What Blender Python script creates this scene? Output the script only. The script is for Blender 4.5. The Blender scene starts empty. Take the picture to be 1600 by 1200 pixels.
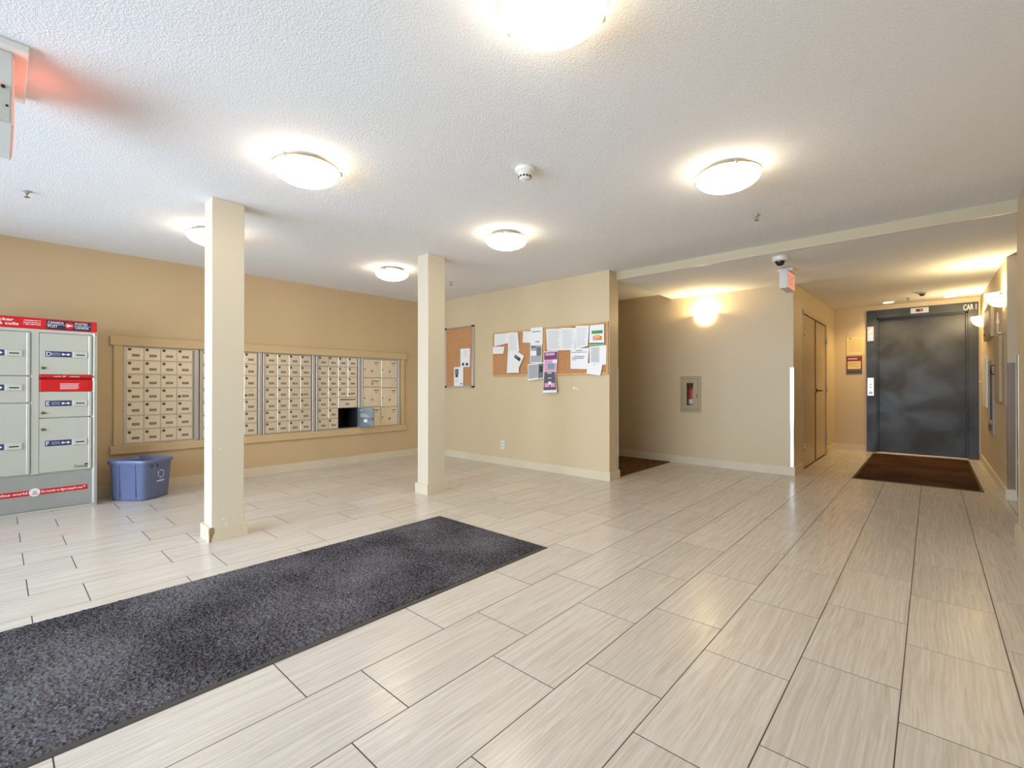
import bpy, bmesh, math, random
from mathutils import Vector, Matrix
random.seed(7)
sc = bpy.context.scene
COL = sc.collection
PI = math.pi

# ------------------------------------------------------------------ camera
cam_d = bpy.data.cameras.new('camera'); cam = bpy.data.objects.new('camera', cam_d); COL.objects.link(cam)
cam.location = (0, 0, 1.07)
cam.rotation_euler = (PI/2 + 0.00361, 0, 0.7341)
cam_d.sensor_width = 36; cam_d.lens = 725.886/1600*36; cam_d.clip_start = 0.02; cam_d.clip_end = 100
sc.camera = cam
# ------------------------------------------------------------------ world, daylight, exposure
sc.view_settings.view_transform = 'Standard'; sc.view_settings.look = 'None'
sc.view_settings.gamma = 1; sc.view_settings.use_curve_mapping = False
sc.cycles.sample_clamp_indirect = 1.2; sc.cycles.sample_clamp_direct = 14.0; sc.cycles.caustics_reflective = False; sc.cycles.caustics_refractive = False; sc.cycles.blur_glossy = 1.0
sc.view_settings.exposure = 0.68
w = bpy.data.worlds.new('world'); sc.world = w; w.use_nodes = True
w.node_tree.nodes['Background'].inputs[0].default_value = (0.74, 0.85, 1.0, 1)
w.node_tree.nodes['Background'].inputs[1].default_value = 1.6
def area(name, loc, rot, sx, sy, power, col):
    d = bpy.data.lights.new(name, 'AREA'); d.shape = 'RECTANGLE'; d.size = sx; d.size_y = sy
    d.energy = power; d.color = col
    o = bpy.data.objects.new(name, d); o.location = loc; o.rotation_euler = rot; COL.objects.link(o)
    return o
DAY = 245
area('daylight', (-2.7, -2.6, 1.35), (PI/2, 0, 0), 5.8, 2.3, DAY, (0.72, 0.86, 1.0))
LAMP_E = 12.5      # ceiling dome emission
LAMP_C = (1.0, 0.84, 0.61)
SCONCE_P = 17.0
SCONCE_C = (1.0, 0.74, 0.36)
POT_P = 34.0

# ------------------------------------------------------------------ materials
def lin(c):
    return tuple((v/12.92 if v <= .04045 else ((v+.055)/1.055)**2.4) for v in [x/255 for x in c])
MATS = {}
def mat(name, col, rough=.5, metal=0., emis=None, es=0., spec=.5, bump=None, var=None, coat=0., alpha=None):
    """col in sRGB 0-255. bump=(kind, scale, strength, distance); var=(scale, amount)"""
    m = bpy.data.materials.new(name); m.use_nodes = True; nt = m.node_tree; N = nt.nodes; L = nt.links
    b = N['Principled BSDF']
    c = lin(col)
    b.inputs['Base Color'].default_value = (*c, 1); b.inputs['Roughness'].default_value = rough
    b.inputs['Metallic'].default_value = metal; b.inputs['Specular IOR Level'].default_value = spec
    b.inputs['Coat Weight'].default_value = coat
    if emis: b.inputs['Emission Color'].default_value = (*emis, 1); b.inputs['Emission Strength'].default_value = es
    tc = N.new('ShaderNodeTexCoord')
    if var:
        n = N.new('ShaderNodeTexNoise'); n.inputs['Scale'].default_value = var[0]; n.inputs['Detail'].default_value = 4
        L.new(tc.outputs['Object'], n.inputs['Vector'])
        mr = N.new('ShaderNodeMapRange'); mr.inputs[1].default_value = .3; mr.inputs[2].default_value = .7
        mr.inputs[3].default_value = 1-var[1]; mr.inputs[4].default_value = 1+var[1]
        L.new(n.outputs[0], mr.inputs[0])
        mx = N.new('ShaderNodeVectorMath'); mx.operation = 'SCALE'; mx.inputs[0].default_value = c
        L.new(mr.outputs[0], mx.inputs[3]); L.new(mx.outputs[0], b.inputs['Base Color'])
    if bump:
        kind, s, st, dist = bump
        if kind == 'noise':
            n2 = N.new('ShaderNodeTexNoise'); n2.inputs['Scale'].default_value = s; n2.inputs['Detail'].default_value = 3
        else:
            n2 = N.new('ShaderNodeTexVoronoi'); n2.inputs['Scale'].default_value = s
        L.new(tc.outputs['Object'], n2.inputs['Vector'])
        bp = N.new('ShaderNodeBump'); bp.inputs['Strength'].default_value = st; bp.inputs['Distance'].default_value = dist
        L.new(n2.outputs[0], bp.inputs['Height']); L.new(bp.outputs[0], b.inputs['Normal'])
    MATS[name] = m
    return m

WALL = mat('wall_paint', (206, 188, 156), .42, bump=('noise', 260, .12, .002), var=(1.2, .02))
WALLD = mat('wall_paint_tan', (202, 176, 138), .42, bump=('noise', 260, .12, .002), var=(1.2, .02))
CREAM = mat('column_paint', (214, 205, 184), .4, bump=('noise', 260, .1, .002), var=(1.0, .02))
TRIM = mat('baseboard_paint', (214, 202, 178), .38, var=(3, .04))
TRIMT = mat('tan_trim_paint', (204, 178, 136), .38, var=(3, .02))
DOORP = mat('door_paint', (190, 168, 132), .3, var=(2, .02))
def ceiling_mat():
    m = mat('popcorn_ceiling', (236, 236, 238), .9, spec=.1)
    nt = m.node_tree; N = nt.nodes; L = nt.links; b = N['Principled BSDF']
    tc = N.new('ShaderNodeTexCoord')
    n = N.new('ShaderNodeTexNoise'); n.inputs['Scale'].default_value = 120; n.inputs['Detail'].default_value = 3; n.inputs['Roughness'].default_value = .65
    L.new(tc.outputs['Object'], n.inputs['Vector'])
    mr = N.new('ShaderNodeMapRange'); mr.inputs[1].default_value = .4; mr.inputs[2].default_value = .66
    L.new(n.outputs[0], mr.inputs[0])
    bp = N.new('ShaderNodeBump'); bp.inputs['Strength'].default_value = .36; bp.inputs['Distance'].default_value = .005
    L.new(mr.outputs[0], bp.inputs['Height']); L.new(bp.outputs[0], b.inputs['Normal'])
    return m
CEIL = ceiling_mat()
def tile_mat():
    m = mat('stone_tile', (205, 198, 188), .3, spec=.45)
    nt = m.node_tree; N = nt.nodes; L = nt.links; b = N['Principled BSDF']
    tc = N.new('ShaderNodeTexCoord'); oi = N.new('ShaderNodeObjectInfo')
    geo = N.new('ShaderNodeNewGeometry')
    mp = N.new('ShaderNodeMapping'); mp.inputs['Scale'].default_value = (1, .022, 1)
    sep = N.new('ShaderNodeMath'); sep.operation = 'MULTIPLY'; sep.inputs[1].default_value = 37
    L.new(oi.outputs['Random'], sep.inputs[0])
    cmb = N.new('ShaderNodeCombineXYZ'); L.new(sep.outputs[0], cmb.inputs[0]); L.new(sep.outputs[0], cmb.inputs[1])
    L.new(geo.outputs['Position'], mp.inputs['Vector'])
    add = N.new('ShaderNodeVectorMath'); L.new(mp.outputs[0], add.inputs[0]); L.new(cmb.outputs[0], add.inputs[1])
    # gentle waviness of the veins
    wn = N.new('ShaderNodeTexNoise'); wn.inputs['Scale'].default_value = 2.2; L.new(geo.outputs['Position'], wn.inputs['Vector'])
    ws = N.new('ShaderNodeVectorMath'); ws.operation = 'SCALE'; ws.inputs[3].default_value = .028; L.new(wn.outputs['Color'], ws.inputs[0])
    add2 = N.new('ShaderNodeVectorMath'); L.new(add.outputs[0], add2.inputs[0]); L.new(ws.outputs[0], add2.inputs[1])
    n = N.new('ShaderNodeTexNoise'); n.inputs['Scale'].default_value = 105; n.inputs['Detail'].default_value = 4; n.inputs['Roughness'].default_value = .6
    L.new(add2.outputs[0], n.inputs['Vector'])
    cr = N.new('ShaderNodeValToRGB')
    e = cr.color_ramp.elements
    e[0].position = .30; e[0].color = (*lin((190, 180, 168)), 1)
    e[1].position = .66; e[1].color = (*lin((214, 208, 200)), 1)
    L.new(n.outputs[0], cr.inputs[0])
    mr = N.new('ShaderNodeMapRange'); mr.inputs[3].default_value = .94; mr.inputs[4].default_value = 1.03
    L.new(oi.outputs['Random'], mr.inputs[0])
    mx = N.new('ShaderNodeVectorMath'); mx.operation = 'SCALE'; L.new(cr.outputs[0], mx.inputs[0]); L.new(mr.outputs[0], mx.inputs[3])
    L.new(mx.outputs[0], b.inputs['Base Color'])
    n3 = N.new('ShaderNodeTexNoise'); n3.inputs['Scale'].default_value = 3; L.new(geo.outputs['Position'], n3.inputs['Vector'])
    mr2 = N.new('ShaderNodeMapRange'); mr2.inputs[3].default_value = .19; mr2.inputs[4].default_value = .262
    L.new(n3.outputs[0], mr2.inputs[0]); L.new(mr2.outputs[0], b.inputs['Roughness'])
    return m
TILE = tile_mat()
GROUT = mat('grout', (88, 82, 76), .9, spec=.1)
def pile_mat(name, a, bcol, sc_=140):
    m = mat(name, a, 1., spec=.05)
    nt = m.node_tree; N = nt.nodes; L = nt.links; b = N['Principled BSDF']
    tc = N.new('ShaderNodeTexCoord')
    n = N.new('ShaderNodeTexNoise'); n.inputs['Scale'].default_value = sc_; n.inputs['Detail'].default_value = 2
    n2 = N.new('ShaderNodeTexNoise'); n2.inputs['Scale'].default_value = 1.6; n2.inputs['Detail'].default_value = 3
    L.new(tc.outputs['Object'], n.inputs['Vector']); L.new(tc.outputs['Object'], n2.inputs['Vector'])
    ad = N.new('ShaderNodeMath'); ad.operation = 'MULTIPLY_ADD'; ad.inputs[1].default_value = .8; ad.inputs[2].default_value = -.4
    L.new(n2.outputs[0], ad.inputs[0])
    ad2 = N.new('ShaderNodeMath'); L.new(ad.outputs[0], ad2.inputs[0]); L.new(n.outputs[0], ad2.inputs[1])
    cr = N.new('ShaderNodeValToRGB'); e = cr.color_ramp.elements
    e[0].position = .32; e[0].color = (*lin(a), 1); e[1].position = .68; e[1].color = (*lin(bcol), 1)
    L.new(ad2.outputs[0], cr.inputs[0]); L.new(cr.outputs[0], b.inputs['Base Color'])
    return m
PILE = pile_mat('charcoal_pile', (40, 38, 40), (108, 105, 109))
PILEB = pile_mat('brown_pile', (48, 32, 24), (84, 60, 46))
RUBBER = mat('rubber_edge', (66, 64, 62), .6)
RUBBERB = mat('dark_rubber', (40, 30, 24), .6)
def carpet_mat():
    m = mat('corridor_carpet', (92, 66, 44), 1., spec=.05)
    nt = m.node_tree; N = nt.nodes; L = nt.links; b = N['Principled BSDF']
    tc = N.new('ShaderNodeTexCoord'); mp = N.new('ShaderNodeMapping'); mp.inputs['Scale'].default_value = (12, 60, 1)
    L.new(tc.outputs['Object'], mp.inputs[0]); n = N.new('ShaderNodeTexNoise'); n.inputs['Scale'].default_value = 1; L.new(mp.outputs[0], n.inputs['Vector'])
    cr = N.new('ShaderNodeValToRGB'); e = cr.color_ramp.elements
    e[0].position = .4; e[0].color = (*lin((70, 48, 32)), 1); e[1].position = .6; e[1].color = (*lin((112, 84, 58)), 1)
    L.new(n.outputs[0], cr.inputs[0]); L.new(cr.outputs[0], b.inputs['Base Color'])
    return m
CARPET = carpet_mat()
ALU = mat('brushed_aluminium', (196, 190, 184), .32, metal=.85)
MBOX = mat('champagne_aluminium', (240, 228, 208), .3, metal=.55, var=(9, .03))
MBOXF = mat('mailbox_frame_metal', (204, 200, 194), .36, metal=.75)
PLATE = mat('engraved_plate', (96, 76, 52), .5)
DIGIT = mat('plate_digits', (192, 172, 140), .5)
LOCKM = mat('lock_metal', (104, 90, 74), .4, metal=.4)
BLACK = mat('black', (18, 17, 17), .6)
DARKIN = mat('compartment_inside', (46, 48, 52), .5, metal=.3)
SMOKE = mat('door_inner_metal', (126, 134, 142), .28, metal=.6, var=(14, .25))
GREY = mat('locker_grey', (194, 197, 187), .38, metal=.15)
GREY2 = mat('locker_post_grey', (202, 206, 200), .33, metal=.3)
STEELP = mat('locker_kick_steel', (170, 176, 176), .34, metal=.45, var=(3, .06))
RED = mat('red_enamel', (208, 18, 28), .35)
REDD = mat('dark_red_enamel', (150, 10, 20), .4)
NAVY = mat('navy_label', (46, 56, 104), .5)
NAVY2 = mat('navy_banner', (30, 38, 74), .5)
WHITE = mat('white_print', (240, 240, 240), .5)
LIGHTP = mat('light_plastic', (196, 200, 192), .4)
BINB = mat('blue_bin_plastic', (112, 124, 164), .28)
CORK = mat('cork', (190, 140, 98), .85, var=(60, .12), spec=.2)
WOOD = mat('light_wood_frame', (206, 164, 106), .45, var=(20, .08))
PAPER = mat('paper', (236, 238, 240), .7)
PAPERC = mat('cream_paper', (228, 208, 160), .7)
INK = mat('ink_grey', (168, 170, 176), .8)
INKD = mat('ink_dark', (58, 58, 62), .8)
INKM = mat('ink_mid', (112, 114, 118), .8)
PINK = mat('print_pink', (226, 160, 196), .7)
PURP = mat('print_purple', (120, 70, 120), .7)
TEAL = mat('print_teal', (120, 160, 180), .7)
GREEN = mat('print_green', (70, 150, 90), .7)
YEL = mat('print_yellow', (226, 190, 80), .7)
ORNG = mat('print_orange', (220, 120, 70), .7)
MAROON = mat('print_maroon', (120, 50, 66), .7)
SLATE = mat('print_slate', (88, 90, 104), .7)
SILV = mat('silver_frame', (200, 200, 198), .3, metal=.8)
STEEL = mat('stainless', (214, 214, 216), .16, metal=.95)
ELEV = None
def elev_mat(name, a, b_, rough=(.22, .5)):
    m = mat(name, a, .35, metal=.3)
    nt = m.node_tree; N = nt.nodes; L = nt.links; b = N['Principled BSDF']
    tc = N.new('ShaderNodeTexCoord'); n = N.new('ShaderNodeTexNoise'); n.inputs['Scale'].default_value = 2.3; n.inputs['Detail'].default_value = 6
    n.inputs['Distortion'].default_value = .8
    L.new(tc.outputs['Object'], n.inputs['Vector'])
    cr = N.new('ShaderNodeValToRGB'); e = cr.color_ramp.elements
    e[0].position = .35; e[0].color = (*lin(a), 1); e[1].position = .68; e[1].color = (*lin(b_), 1)
    L.new(n.outputs[0], cr.inputs[0]); L.new(cr.outputs[0], b.inputs['Base Color'])
    mr = N.new('ShaderNodeMapRange'); mr.inputs[1].default_value = .3; mr.inputs[2].default_value = .7
    mr.inputs[3].default_value = rough[1]; mr.inputs[4].default_value = rough[0]
    L.new(n.outputs[0], mr.inputs[0]); L.new(mr.outputs[0], b.inputs['Roughness'])
    return m
ELEV = elev_mat('elevator_door_metal', (44, 44, 44), (62, 65, 70), (.36, .48))
ELEVF = elev_mat('elevator_frame_metal', (46, 49, 54), (60, 64, 70), (.35, .5))
CREAMG = mat('cabinet_greige', (176, 160, 132), .42)
PLAST = mat('white_plastic', (226, 224, 218), .4)
REDC = mat('extinguisher_red', (206, 84, 62), .35)
GLOW = mat('lamp_glass', (255, 240, 214), .3, emis=LAMP_C, es=LAMP_E)
SGLOW = mat('sconce_glass', (255, 238, 205), .3, emis=(1, .80, .50), es=4.0)
POTG = mat('downlight_bulb', (255, 240, 214), .3, emis=(1, .82, .5), es=18.)
REDLED = mat('exit_lens', (250, 190, 178), .4, emis=(1, .25, .18), es=.35)
DIGRED = mat('red_display', (200, 20, 20), .4, emis=(1, .05, .05), es=1.5)
ARROWY = mat('hall_lantern_lens', (240, 225, 160), .4, emis=(1, .85, .45), es=.25)
BRASS = mat('brass_clip', (190, 170, 120), .3, metal=.8)
def glass_mat():
    m = bpy.data.materials.new('window_glass'); m.use_nodes = True; nt = m.node_tree; N = nt.nodes; L = nt.links
    N.remove(N['Principled BSDF']); t = N.new('ShaderNodeBsdfTransparent'); g = N.new('ShaderNodeBsdfGlossy'); g.inputs['Roughness'].default_value = .02
    fr = N.new('ShaderNodeFresnel'); fr.inputs[0].default_value = 1.45
    mx = N.new('ShaderNodeMixShader'); L.new(fr.outputs[0], mx.inputs[0]); L.new(t.outputs[0], mx.inputs[1]); L.new(g.outputs[0], mx.inputs[2])
    L.new(mx.outputs[0], N['Material Output'].inputs[0]); return m
GLASS = glass_mat()

# ------------------------------------------------------------------ geometry helpers
class Fr:
    """a flat working frame: origin, u (right), v (up), n (towards the viewer)"""
    def __init__(s, o, u, v): s.o = Vector(o); s.u = Vector(u).normalized(); s.v = Vector(v).normalized(); s.n = s.u.cross(s.v)
    def __call__(s, a, b, d=0.): return s.o + s.u*a + s.v*b + s.n*d
XYZ = Fr((0, 0, 0), (1, 0, 0), (0, 1, 0))
def BM(): return bmesh.new()
def box(bm, F, u0, u1, v0, v1, d0, d1, mi=0, bev=0.):
    b2 = bmesh.new() if bev else bm
    vs = [b2.verts.new(F(a, b, c)) for c in (d0, d1) for a, b in ((u0, v0), (u1, v0), (u1, v1), (u0, v1))]
    fs = [b2.faces.new([vs[i] for i in q]) for q in ((3, 2, 1, 0), (4, 5, 6, 7), (0, 1, 5, 4), (1, 2, 6, 5), (2, 3, 7, 6), (3, 0, 4, 7))]
    for f in fs: f.material_index = mi
    if bev:
        bmesh.ops.bevel(b2, geom=b2.edges[:], offset=bev, segments=1, affect='EDGES')
        merge(bm, b2, mi)
def merge(bm, b2, mi=None):
    m = {}
    for v in b2.verts: m[v] = bm.verts.new(v.co)
    for f in b2.faces:
        try: g = bm.faces.new([m[v] for v in f.verts])
        except ValueError: continue
        g.material_index = f.material_index if mi is None else mi; g.smooth = f.smooth
    b2.free()
def wb(bm, x0, x1, y0, y1, z0, z1, mi=0, bev=0.): box(bm, XYZ, x0, x1, y0, y1, z0, z1, mi, bev)
def poly(bm, F, pts, d0, d1, mi=0):
    a = [bm.verts.new(F(x, y, d0)) for x, y in pts]; b = [bm.verts.new(F(x, y, d1)) for x, y in pts]
    n = len(pts)
    fs = [bm.faces.new(a[::-1]), bm.faces.new(b)] + [bm.faces.new([a[i], a[(i+1) % n], b[(i+1) % n], b[i]]) for i in range(n)]
    for f in fs: f.material_index = mi
def lathe(bm, F, prof, seg=24, a0=0., a1=2*PI, mi=0, c=(0, 0), smooth=True, sx=1., sy=1.):
    """profile of (radius, depth along n) spun about n at (c)"""
    full = abs(a1-a0-2*PI) < 1e-6
    cnt = seg if full else seg+1
    rings = []
    for r, d in prof:
        if r < 1e-6: rings.append([bm.verts.new(F(c[0], c[1], d))]*cnt)
        else: rings.append([bm.verts.new(F(c[0]+sx*r*math.cos(a0+(a1-a0)*i/seg), c[1]+sy*r*math.sin(a0+(a1-a0)*i/seg), d)) for i in range(cnt)])
    for k in range(len(prof)-1):
        for i in range(seg):
            j = (i+1) % cnt
            q = [rings[k][i], rings[k][j], rings[k+1][j], rings[k+1][i]]
            u = []
            for v in q:
                if v not in u: u.append(v)
            if len(u) > 2:
                try: f = bm.faces.new(u); f.material_index = mi; f.smooth = smooth
                except ValueError: pass
def disc(bm, F, r, d0, d1, seg=16, c=(0, 0), mi=0): lathe(bm, F, [(0, d0), (r, d0), (r, d1), (0, d1)], seg, mi=mi, c=c, smooth=False)
def tube(bm, pts, r, seg=8, mi=0):
    pts = [Vector(p) for p in pts]; rings = []
    for i, p in enumerate(pts):
        t = (pts[min(i+1, len(pts)-1)] - pts[max(i-1, 0)]).normalized()
        s = t.orthogonal().normalized() if i == 0 else (rings_dir - t*rings_dir.dot(t)).normalized()
        rings_dir = s; q = t.cross(s)
        rings.append([bm.verts.new(p + s*r*math.cos(2*PI*k/seg) + q*r*math.sin(2*PI*k/seg)) for k in range(seg)])
    for a, b in zip(rings, rings[1:]):
        for k in range(seg):
            f = bm.faces.new([a[k], a[(k+1) % seg], b[(k+1) % seg], b[k]]); f.smooth = True; f.material_index = mi
    for rr in (rings[0][::-1], rings[-1]): f = bm.faces.new(rr); f.material_index = mi
_tc = {}
def text(bm, F, s, u, v, h, d=.0006, mi=0, fit=None, bold=0., align='LEFT'):
    """lettering laid on frame F at (u,v), cap height about h*.7; fit = total width"""
    key = (s, bold)
    if key not in _tc:
        cu = bpy.data.curves.new('t', 'FONT'); cu.body = s; cu.size = 1; cu.offset = bold; cu.resolution_u = 2
        o = bpy.data.objects.new('t', cu); COL.objects.link(o)
        dg = bpy.context.evaluated_depsgraph_get(); dg.update()
        me = bpy.data.meshes.new_from_object(o.evaluated_get(dg))
        _tc[key] = ([tuple(x.co) for x in me.vertices], [tuple(p.vertices) for p in me.polygons])
        bpy.data.objects.remove(o); bpy.data.curves.remove(cu); bpy.data.meshes.remove(me)
    V, P = _tc[key]
    if not V: return
    x0 = min(p[0] for p in V); x1 = max(p[0] for p in V)
    sx = h if fit is None else fit/(x1-x0)
    off = 0 if align == 'LEFT' else -(x1-x0)*sx/2
    vs = [bm.verts.new(F(u+off+(p[0]-x0)*sx, v+p[1]*h, d)) for p in V]
    for p in P:
        try: f = bm.faces.new([vs[i] for i in p]); f.material_index = mi
        except ValueError: pass
def mesh_of(name, bm, mats, off=(0, 0, 0)):
    bmesh.ops.recalc_face_normals(bm, faces=bm.faces[:]) if len(bm.faces) < 60000 else None
    me = bpy.data.meshes.new(name)
    if tuple(off) != (0, 0, 0): bmesh.ops.translate(bm, verts=bm.verts[:], vec=-Vector(off))
    bm.to_mesh(me); bm.free()
    for m in (mats if isinstance(mats, (list, tuple)) else [mats]): me.materials.append(m)
    return me
def root_of(o):
    while o.parent: o = o.parent
    return o
def obj(name, bm, mats, parent=None, off=None):
    if off is None: off = root_of(parent).location if parent else (0, 0, 0)
    o = bpy.data.objects.new(name, mesh_of(name, bm, mats, off)); COL.objects.link(o)
    if parent: o.parent = parent
    return o
def inst(name, me, loc, parent=None, rot=None):
    o = bpy.data.objects.new(name, me); COL.objects.link(o); o.location = loc
    if parent: o.parent = parent
    if rot: o.rotation_euler = rot
    return o
def tag(o, label, cat, group=None):
    o['label'] = label; o['category'] = cat
    if group: o['group'] = group
    return o
def thing(name, loc, label, cat, group=None):
    o = bpy.data.objects.new(name, None); COL.objects.link(o); o.location = loc; o.empty_display_size = .1
    return tag(o, label, cat, group)
def single(name, bm, mats, loc, label, cat, group=None):
    o = bpy.data.objects.new(name, mesh_of(name, bm, mats, loc)); COL.objects.link(o); o.location = loc
    return tag(o, label, cat, group)
def struct(name, bm, mats, label=None):
    o = obj(name, bm, mats); o['kind'] = 'structure'
    if label: o['label'] = label
    return o

# ------------------------------------------------------------------ dimensions
H = 2.37            # lobby ceiling
XL = -5.94          # mailbox wall
YB = 4.60           # cork-board wall
XB = -2.68          # its free end
YC = 6.34           # wall with the extinguisher cabinet
XC = -1.215         # wall with the double doors
YE = 9.50           # elevator wall
XH = 0.53           # right wall of the hall
XR = 0.45           # near right wall
YW = -1.75          # glazed front
YBM = 4.76          # where the hall ceiling begins
Z1, Z2 = 2.285, 2.357
T = .12

# ------------------------------------------------------------------ structure
def wall(name, m, *boxes):
    bm = BM()
    for b in boxes: wb(bm, *b)
    return struct(name, bm, m)
k = 1.0068
MY0, MY1, MZ0, MZ1 = .829*k, 4.052*k, .478, 1.470
wall('wall_left', WALLD, (XL-T, XL, YW, MY0, 0, H), (XL-T, XL, MY1, YB+.2, 0, H), (XL-T, XL, MY0, MY1, 0, MZ0), (XL-T, XL, MY0, MY1, MZ1, H),
     (XL-.62, XL-.6, YW, YB, 0, H))
wall('wall_back', WALL, (XL, XB, YB, YB+.2, 0, H))
CX0, CX1, CZ0, CZ1 = -2.565, -2.31, .72, 1.19
wall('wall_corridor', WALL, (-8.5, CX0, YC, YC+.2, 0, H), (CX1, XC, YC, YC+.2, 0, H), (CX0, CX1, YC, YC+.2, 0, CZ0), (CX0, CX1, YC, YC+.2, CZ1, H), (CX0, CX1, YC+.18, YC+.2, CZ0, CZ1))
DY0, DY1, DZ = 6.87, 8.68, 2.03
wall('wall_closet', WALL, (XC-T, XC, YC+.2, DY0, 0, 2.42), (XC-T, XC, DY1, YE, 0, 2.42), (XC-T, XC, DY0, DY1, DZ, 2.42))
EX0, EX1, EZ = -.65, .40, 2.155
wall('wall_elevator', WALL, (XC-T, EX0, YE, YE+.2, 0, 2.42), (EX1, 1.0, YE, YE+.2, 0, 2.42), (EX0, EX1, YE, YE+.2, EZ, 2.42))
wall('wall_hall', WALL, (XH, XH+.14, 6.35, YE, 0, 2.42), (XH+.14, 2.4, 6.35, 6.5, 0, 2.42))
wall('wall_right', WALL, (XR, XR+.2, YW, 4.80, 0, H), (XR+.2, 2.4, 4.65, 4.80, 0, H))
wall('wall_closet_lightstop', WALL, (XC-1.0, XC-.9, YC+.2, YE+.2, 0, 2.42))  # unseen wall added behind the closet to stop outside light leaking in
wall('wall_shaft', WALL, (XC-1.0, 1.2, YE+.2, YE+.3, 0, 2.5), (1.0, 1.2, YC+.2, YE+.2, 0, 2.5))
wall('wall_alcove', WALL, (2.4, 2.5, 4.65, 6.5, 0, H))
wall('wall_corridor_end', WALL, (-8.6, -8.5, YB, YC+.2, 0, H))
wall('wall_corridor_left', WALL, (-8.5, XL-T, YB, YB+.2, 0, H))
wall('wall_front', WALL, (XL-T, -5.5, YW-.15, YW, 0, H), (-.1, XR+.2, YW-.15, YW, 0, H), (-5.5, -.1, YW-.15, YW, 2.2, H))
bm = BM(); wb(bm, XL-.7, 2.5, YW-.15, YBM+.2, H, H+.1); wb(bm, -8.6, XB-.02, YBM+.2, YC+.2, H, H+.1); struct('ceiling', bm, CEIL)
# lower hall ceiling, rising a touch towards the elevator
bm = BM()
F = Fr((0, 0, 0), (0, 1, 0), (0, 0, 1))
poly(bm, F, [(YBM+.001, Z1), (6.34, Z1), (YE+.2, Z2+.004), (YE+.2, 2.5), (YBM+.001, 2.5)], XB-.02, 2.5)
struct('ceiling_hall', bm, CEIL)
bm = BM(); wb(bm, XB-.02, XR+.01, YBM-.006, YBM+.004, Z1-.004, H); struct('trim_1', bm, mat('wall_paint_shaded', (192, 180, 154), .45))    # beige face of the ceiling step: wall paint with shade put into the colour

# floor: grout bed with tiles laid on it
bm = BM(); wb(bm, XL, 2.4, YW, YC, -.05, -.0009); wb(bm, XC, 2.4, YC, YE+.2, -.05, -.0009)
floor = struct('floor', bm, GROUT)
bm = BM(); wb(bm, -8.5, XB-.035, YB+.2, YC, -.0008, .006); wb(bm, XC-1.0, XC, YC+.2, YE+.2, -.02, -.001); struct('floor_corridor', bm, CARPET, 'brown patterned carpet')  # corridor carpet, plus an unseen closet floor added to block light under the doors
TW, TL, G = .3028, .605, .0038
full = {}
def tile_mesh(x0, x1, y0, y1):
    kx = (round(x1-x0, 3), round(y1-y0, 3))
    if kx not in full:
        b = BM(); cx, cy = (x1-x0)/2, (y1-y0)/2
        # slab without underside
        lo = [b.verts.new((sx*cx, sy*cy, -.006)) for sx, sy in ((-1, -1), (1, -1), (1, 1), (-1, 1))]
        hi = [b.verts.new((sx*cx, sy*cy, 0)) for sx, sy in ((-1, -1), (1, -1), (1, 1), (-1, 1))]
        for i in range(4): b.faces.new([lo[i], lo[(i+1) % 4], hi[(i+1) % 4], hi[i]])
        b.faces.new(hi)
        full[kx] = mesh_of('tile', b, TILE)
    return full[kx]
tiles = []
fwd = Vector((-math.sin(.7341), math.cos(.7341))); rgt = Vector((math.cos(.7341), math.sin(.7341)))
for i in range(-7, 22):
    x1 = .222 - TW*(i-1); x0 = x1 - TW
    off = .110 if i % 2 else .315
    for j in range(-4, 17):
        y0 = off + TL*j; y1 = y0 + TL
        regs = []
        xe = XB-.035
        if x0 >= XC-.002: regs.append((XL, XH, YW, YE+.1))
        elif x0 >= xe: regs += [(XL, 2.4, YW, YC)] + ([(XC, XH, YC, YE+.1)] if x1 > XC else [])
        else: regs += [(XL, 2.4, YW, YB)] + ([(xe, 2.4, YB, YC)] if x1 > xe else [])
        if x1 > XH: regs = [(XH-.008, 2.4, 4.8, 6.35)]
        for (a, b, c, d) in regs:
            ax, bx, cy, dy = max(x0, a), min(x1, b), max(y0, c), min(y1, d)
            if bx-ax < .03 or dy-cy < .03: continue
            if bx-ax < .03: continue
            p = Vector(((ax+bx)/2, (cy+dy)/2)); z = p.dot(fwd); x = p.dot(rgt)
            vis = z > .4 and abs(x)/z < 1.25
            if bx > XR+.25 and dy < 4.6: vis = False
            tiles.append((0 if vis else 1, p.length, ax, bx, cy, dy))
tiles.sort()
rest = BM()
for n, (h_, _, ax, bx, cy, dy) in enumerate(tiles):
    g = G/2
    if n < 300 and h_ == 0:
        inst('tile', tile_mesh(ax+g, bx-g, cy+g+.0004, dy-g-.0004), ((ax+bx)/2, (cy+dy)/2, random.uniform(-.0004, .0002)), floor)
    else:
        wb(rest, ax+g, bx-g, cy+g, dy-g, -.006, 0)
o = obj('tile', rest, TILE, floor); o['kind'] = 'stuff'

# baseboards
def bboard(name, *segs):
    """segments (x0,y0,x1,y1,nx,ny): run along a wall, thickness to the room side"""
    bm = BM()
    for x0, y0, x1, y1, nx, ny in segs:
        for t_, z0, z1 in ((.015, 0, .094), (.010, .094, .100)):
            xa, xb = sorted((x0, x1)); ya, yb = sorted((y0, y1))
            if nx: xa, xb = sorted((xa, xa+nx*t_))
            if ny: ya, yb = sorted((ya, ya+ny*t_))
            wb(bm, xa, xb, ya, yb, z0, z1)
    return struct(name, bm, TRIM)
bboard('baseboard_left', (XL, YW, XL, YB, 1, 0))
bboard('baseboard_back', (XL, YB, XB+.015, YB, 0, -1), (XB, YB, XB, YB+.215, 1, 0))
bboard('baseboard_corridor', (-8.5, YC, XC+.015, YC, 0, -1))
bboard('baseboard_closet', (XC, YC, XC, DY0-.05, 1, 0), (XC, DY1+.05, XC, YE, 1, 0))
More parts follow.
